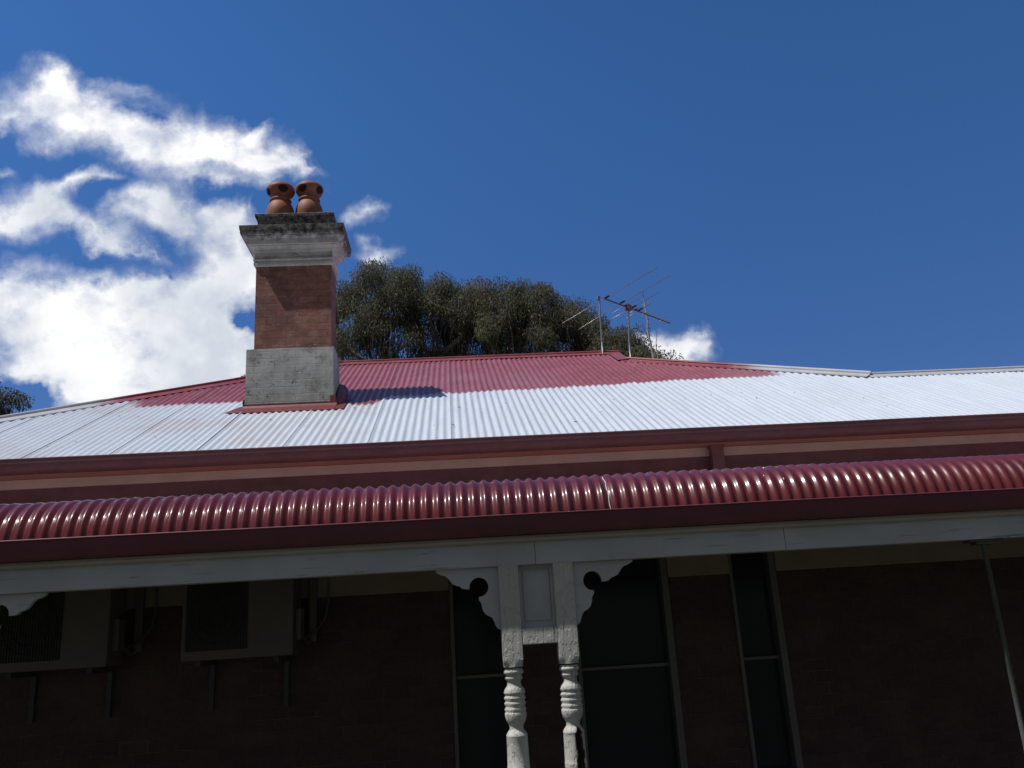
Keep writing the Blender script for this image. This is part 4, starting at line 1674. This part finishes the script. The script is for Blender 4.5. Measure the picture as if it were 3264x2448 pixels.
PR = [(-4.95, 12.3), (-4.33, 13.80), (-3.45, 14.50), (-2.82, 14.68), (-2.07, 14.40), (-1.32, 14.42), (-0.94, 14.05), (-0.31, 14.35), (0.19, 13.95),
      (0.94, 13.72), (1.69, 13.50), (2.45, 13.39), (2.97, 13.62), (3.47, 13.49), (4.22, 13.12), (5.33, 12.67), (5.81, 12.20), (5.96, 11.84), (6.06, 11.4)]
GR = 'gum trees in a row behind the roof'
gum_tree('gum_tree', 'tallest dark gum tree, directly right of the chimney', (-2.9, 32.0), PR, -4.7, -1.35, 2.2, 10.2, 104, 420, 11, MT['leafa'], 2, group=GR)
gum_tree('gum_tree', 'dark gum tree second from the chimney, over the middle of the red roof', (-0.1, 32.6), PR, -1.5, 1.35, 2.2, 10.2, 92, 420, 23, MT['leafa'], 2, group=GR)
gum_tree('gum_tree', 'dark gum tree third from the chimney, with a flat top left of the pipe', (2.6, 31.6), PR, 1.2, 3.9, 2.2, 10.2, 88, 420, 37, MT['leafa'], 2, group=GR)
gum_tree('gum_tree', 'rounded gum tree behind the hooked pipe and the lower left rods of the antenna', (4.8, 32.2), PR, 3.75, 5.95, 2.2, 10.0, 74, 420, 53, MT['leafa'], 2, group=GR)
PR5 = [(5.55, 10.3), (5.73, 10.65), (6.23, 10.92), (6.82, 10.82), (7.10, 10.5), (7.25, 10.28)]
gum_tree('gum_tree', 'low bushy gum tree behind the antenna mast', (6.4, 30.0), PR5, 5.5, 7.3, 1.4, 8.3, 56, 400, 71, MT['leafa'], 1, group=GR, bareness=.8)
PR6 = [(6.9, 9.75), (7.25, 10.05), (7.60, 9.95), (7.95, 9.60), (8.3, 9.1)]
gum_tree('gum_tree', 'small pale leaved gum tree at the foot of the bare poles beside the small cloud', (7.5, 29.0), [(x - .25, z - .22) for x, z in PR6], 6.6, 7.9, 1.1, 7.6, 44, 400, 83, MT['leafb'], 1, group=GR, bareness=.8)
PL = [(-25.5, 12.2), (-23.5, 13.4), (-22.0, 13.4), (-21.2, 13.05), (-20.83, 12.75), (-20.45, 12.2), (-20.3, 11.4)]
gum_tree('gum_tree', 'dark gum tree cut off by the left edge, rising over the white hip', (-22.2, 40.0), PL, -24.5, -20.55, 2.4, 8.8, 90, 300, 97, MT['leafa'], 2, leaf=.22, bareness=.9)
PT = [(-8.35, 9.6), (-8.15, 10.2), (-7.95, 10.45), (-7.6, 10.45), (-7.2, 10.0)]
gum_tree('gum_tree', 'tip of a low gum tree peeping out left of the chimney base', (-7.7, 32.0), PT, -8.05, -7.0, 1.0, 7.8, 30, 260, 101, MT['leafb'], 1, bareness=.8, rad=.42)

# bare dead saplings behind the antenna
def bare(name, label, pts, rads, twigs, y):
    t = empty(name, (pts[-1][0], y, 0.0), label, 'tree', 'bare saplings behind the roof')
    b = MB()
    P = [(x, y, z) for x, z in pts]
    P.append((P[-1][0] + .05, y, -H))
    b.tube(P, rads + [rads[-1] * 1.6], 7)
    b.build('trunk', MT['deadwood'], t)
    for tw in twigs:
        b = MB()
        b.tube([(x, y + .02 * i, z) for i, (x, z) in enumerate(tw)], [.014, .008, .003][:len(tw)], 5)
        b.build('branch', MT['deadwood'], t)


bare('dead_sapling', 'tall bleached dead sapling crossing behind the right half of the antenna',
     [(4.952, 8.13), (4.961, 7.898), (4.984, 7.588), (4.998, 7.32), (4.965, 7.056), (5.004, 6.752), (5.045, 6.35), (5.1, 5.5)],
     [.008, .015, .019, .023, .026, .028, .034, .04],
     [[(4.97, 7.72), (4.935, 7.78), (4.93, 7.83)], [(4.998, 7.34), (5.03, 7.37), (5.035, 7.42)], [(4.985, 7.2), (5.02, 7.22), (5.03, 7.26)],
      [(5.02, 6.62), (5.04, 6.72), (5.035, 6.80)], [(4.966, 7.06), (4.94, 7.02)], [(5.05, 6.5), (5.10, 6.55), (5.16, 6.53)]], 20.0)
bare('dead_sapling', 'short thin dead sapling standing before the small cloud',
     [(5.208, 7.046), (5.179, 6.895), (5.150, 6.746), (5.141, 6.596), (5.150, 6.40), (5.2, 5.5)],
     [.006, .009, .011, .013, .015, .02],
     [[(5.145, 6.55), (5.20, 6.50), (5.24, 6.42)], [(5.142, 6.62), (5.125, 6.66)]], 20.0)
for o in bpy.data.objects:
    if 'org' in o:
        del o['org']
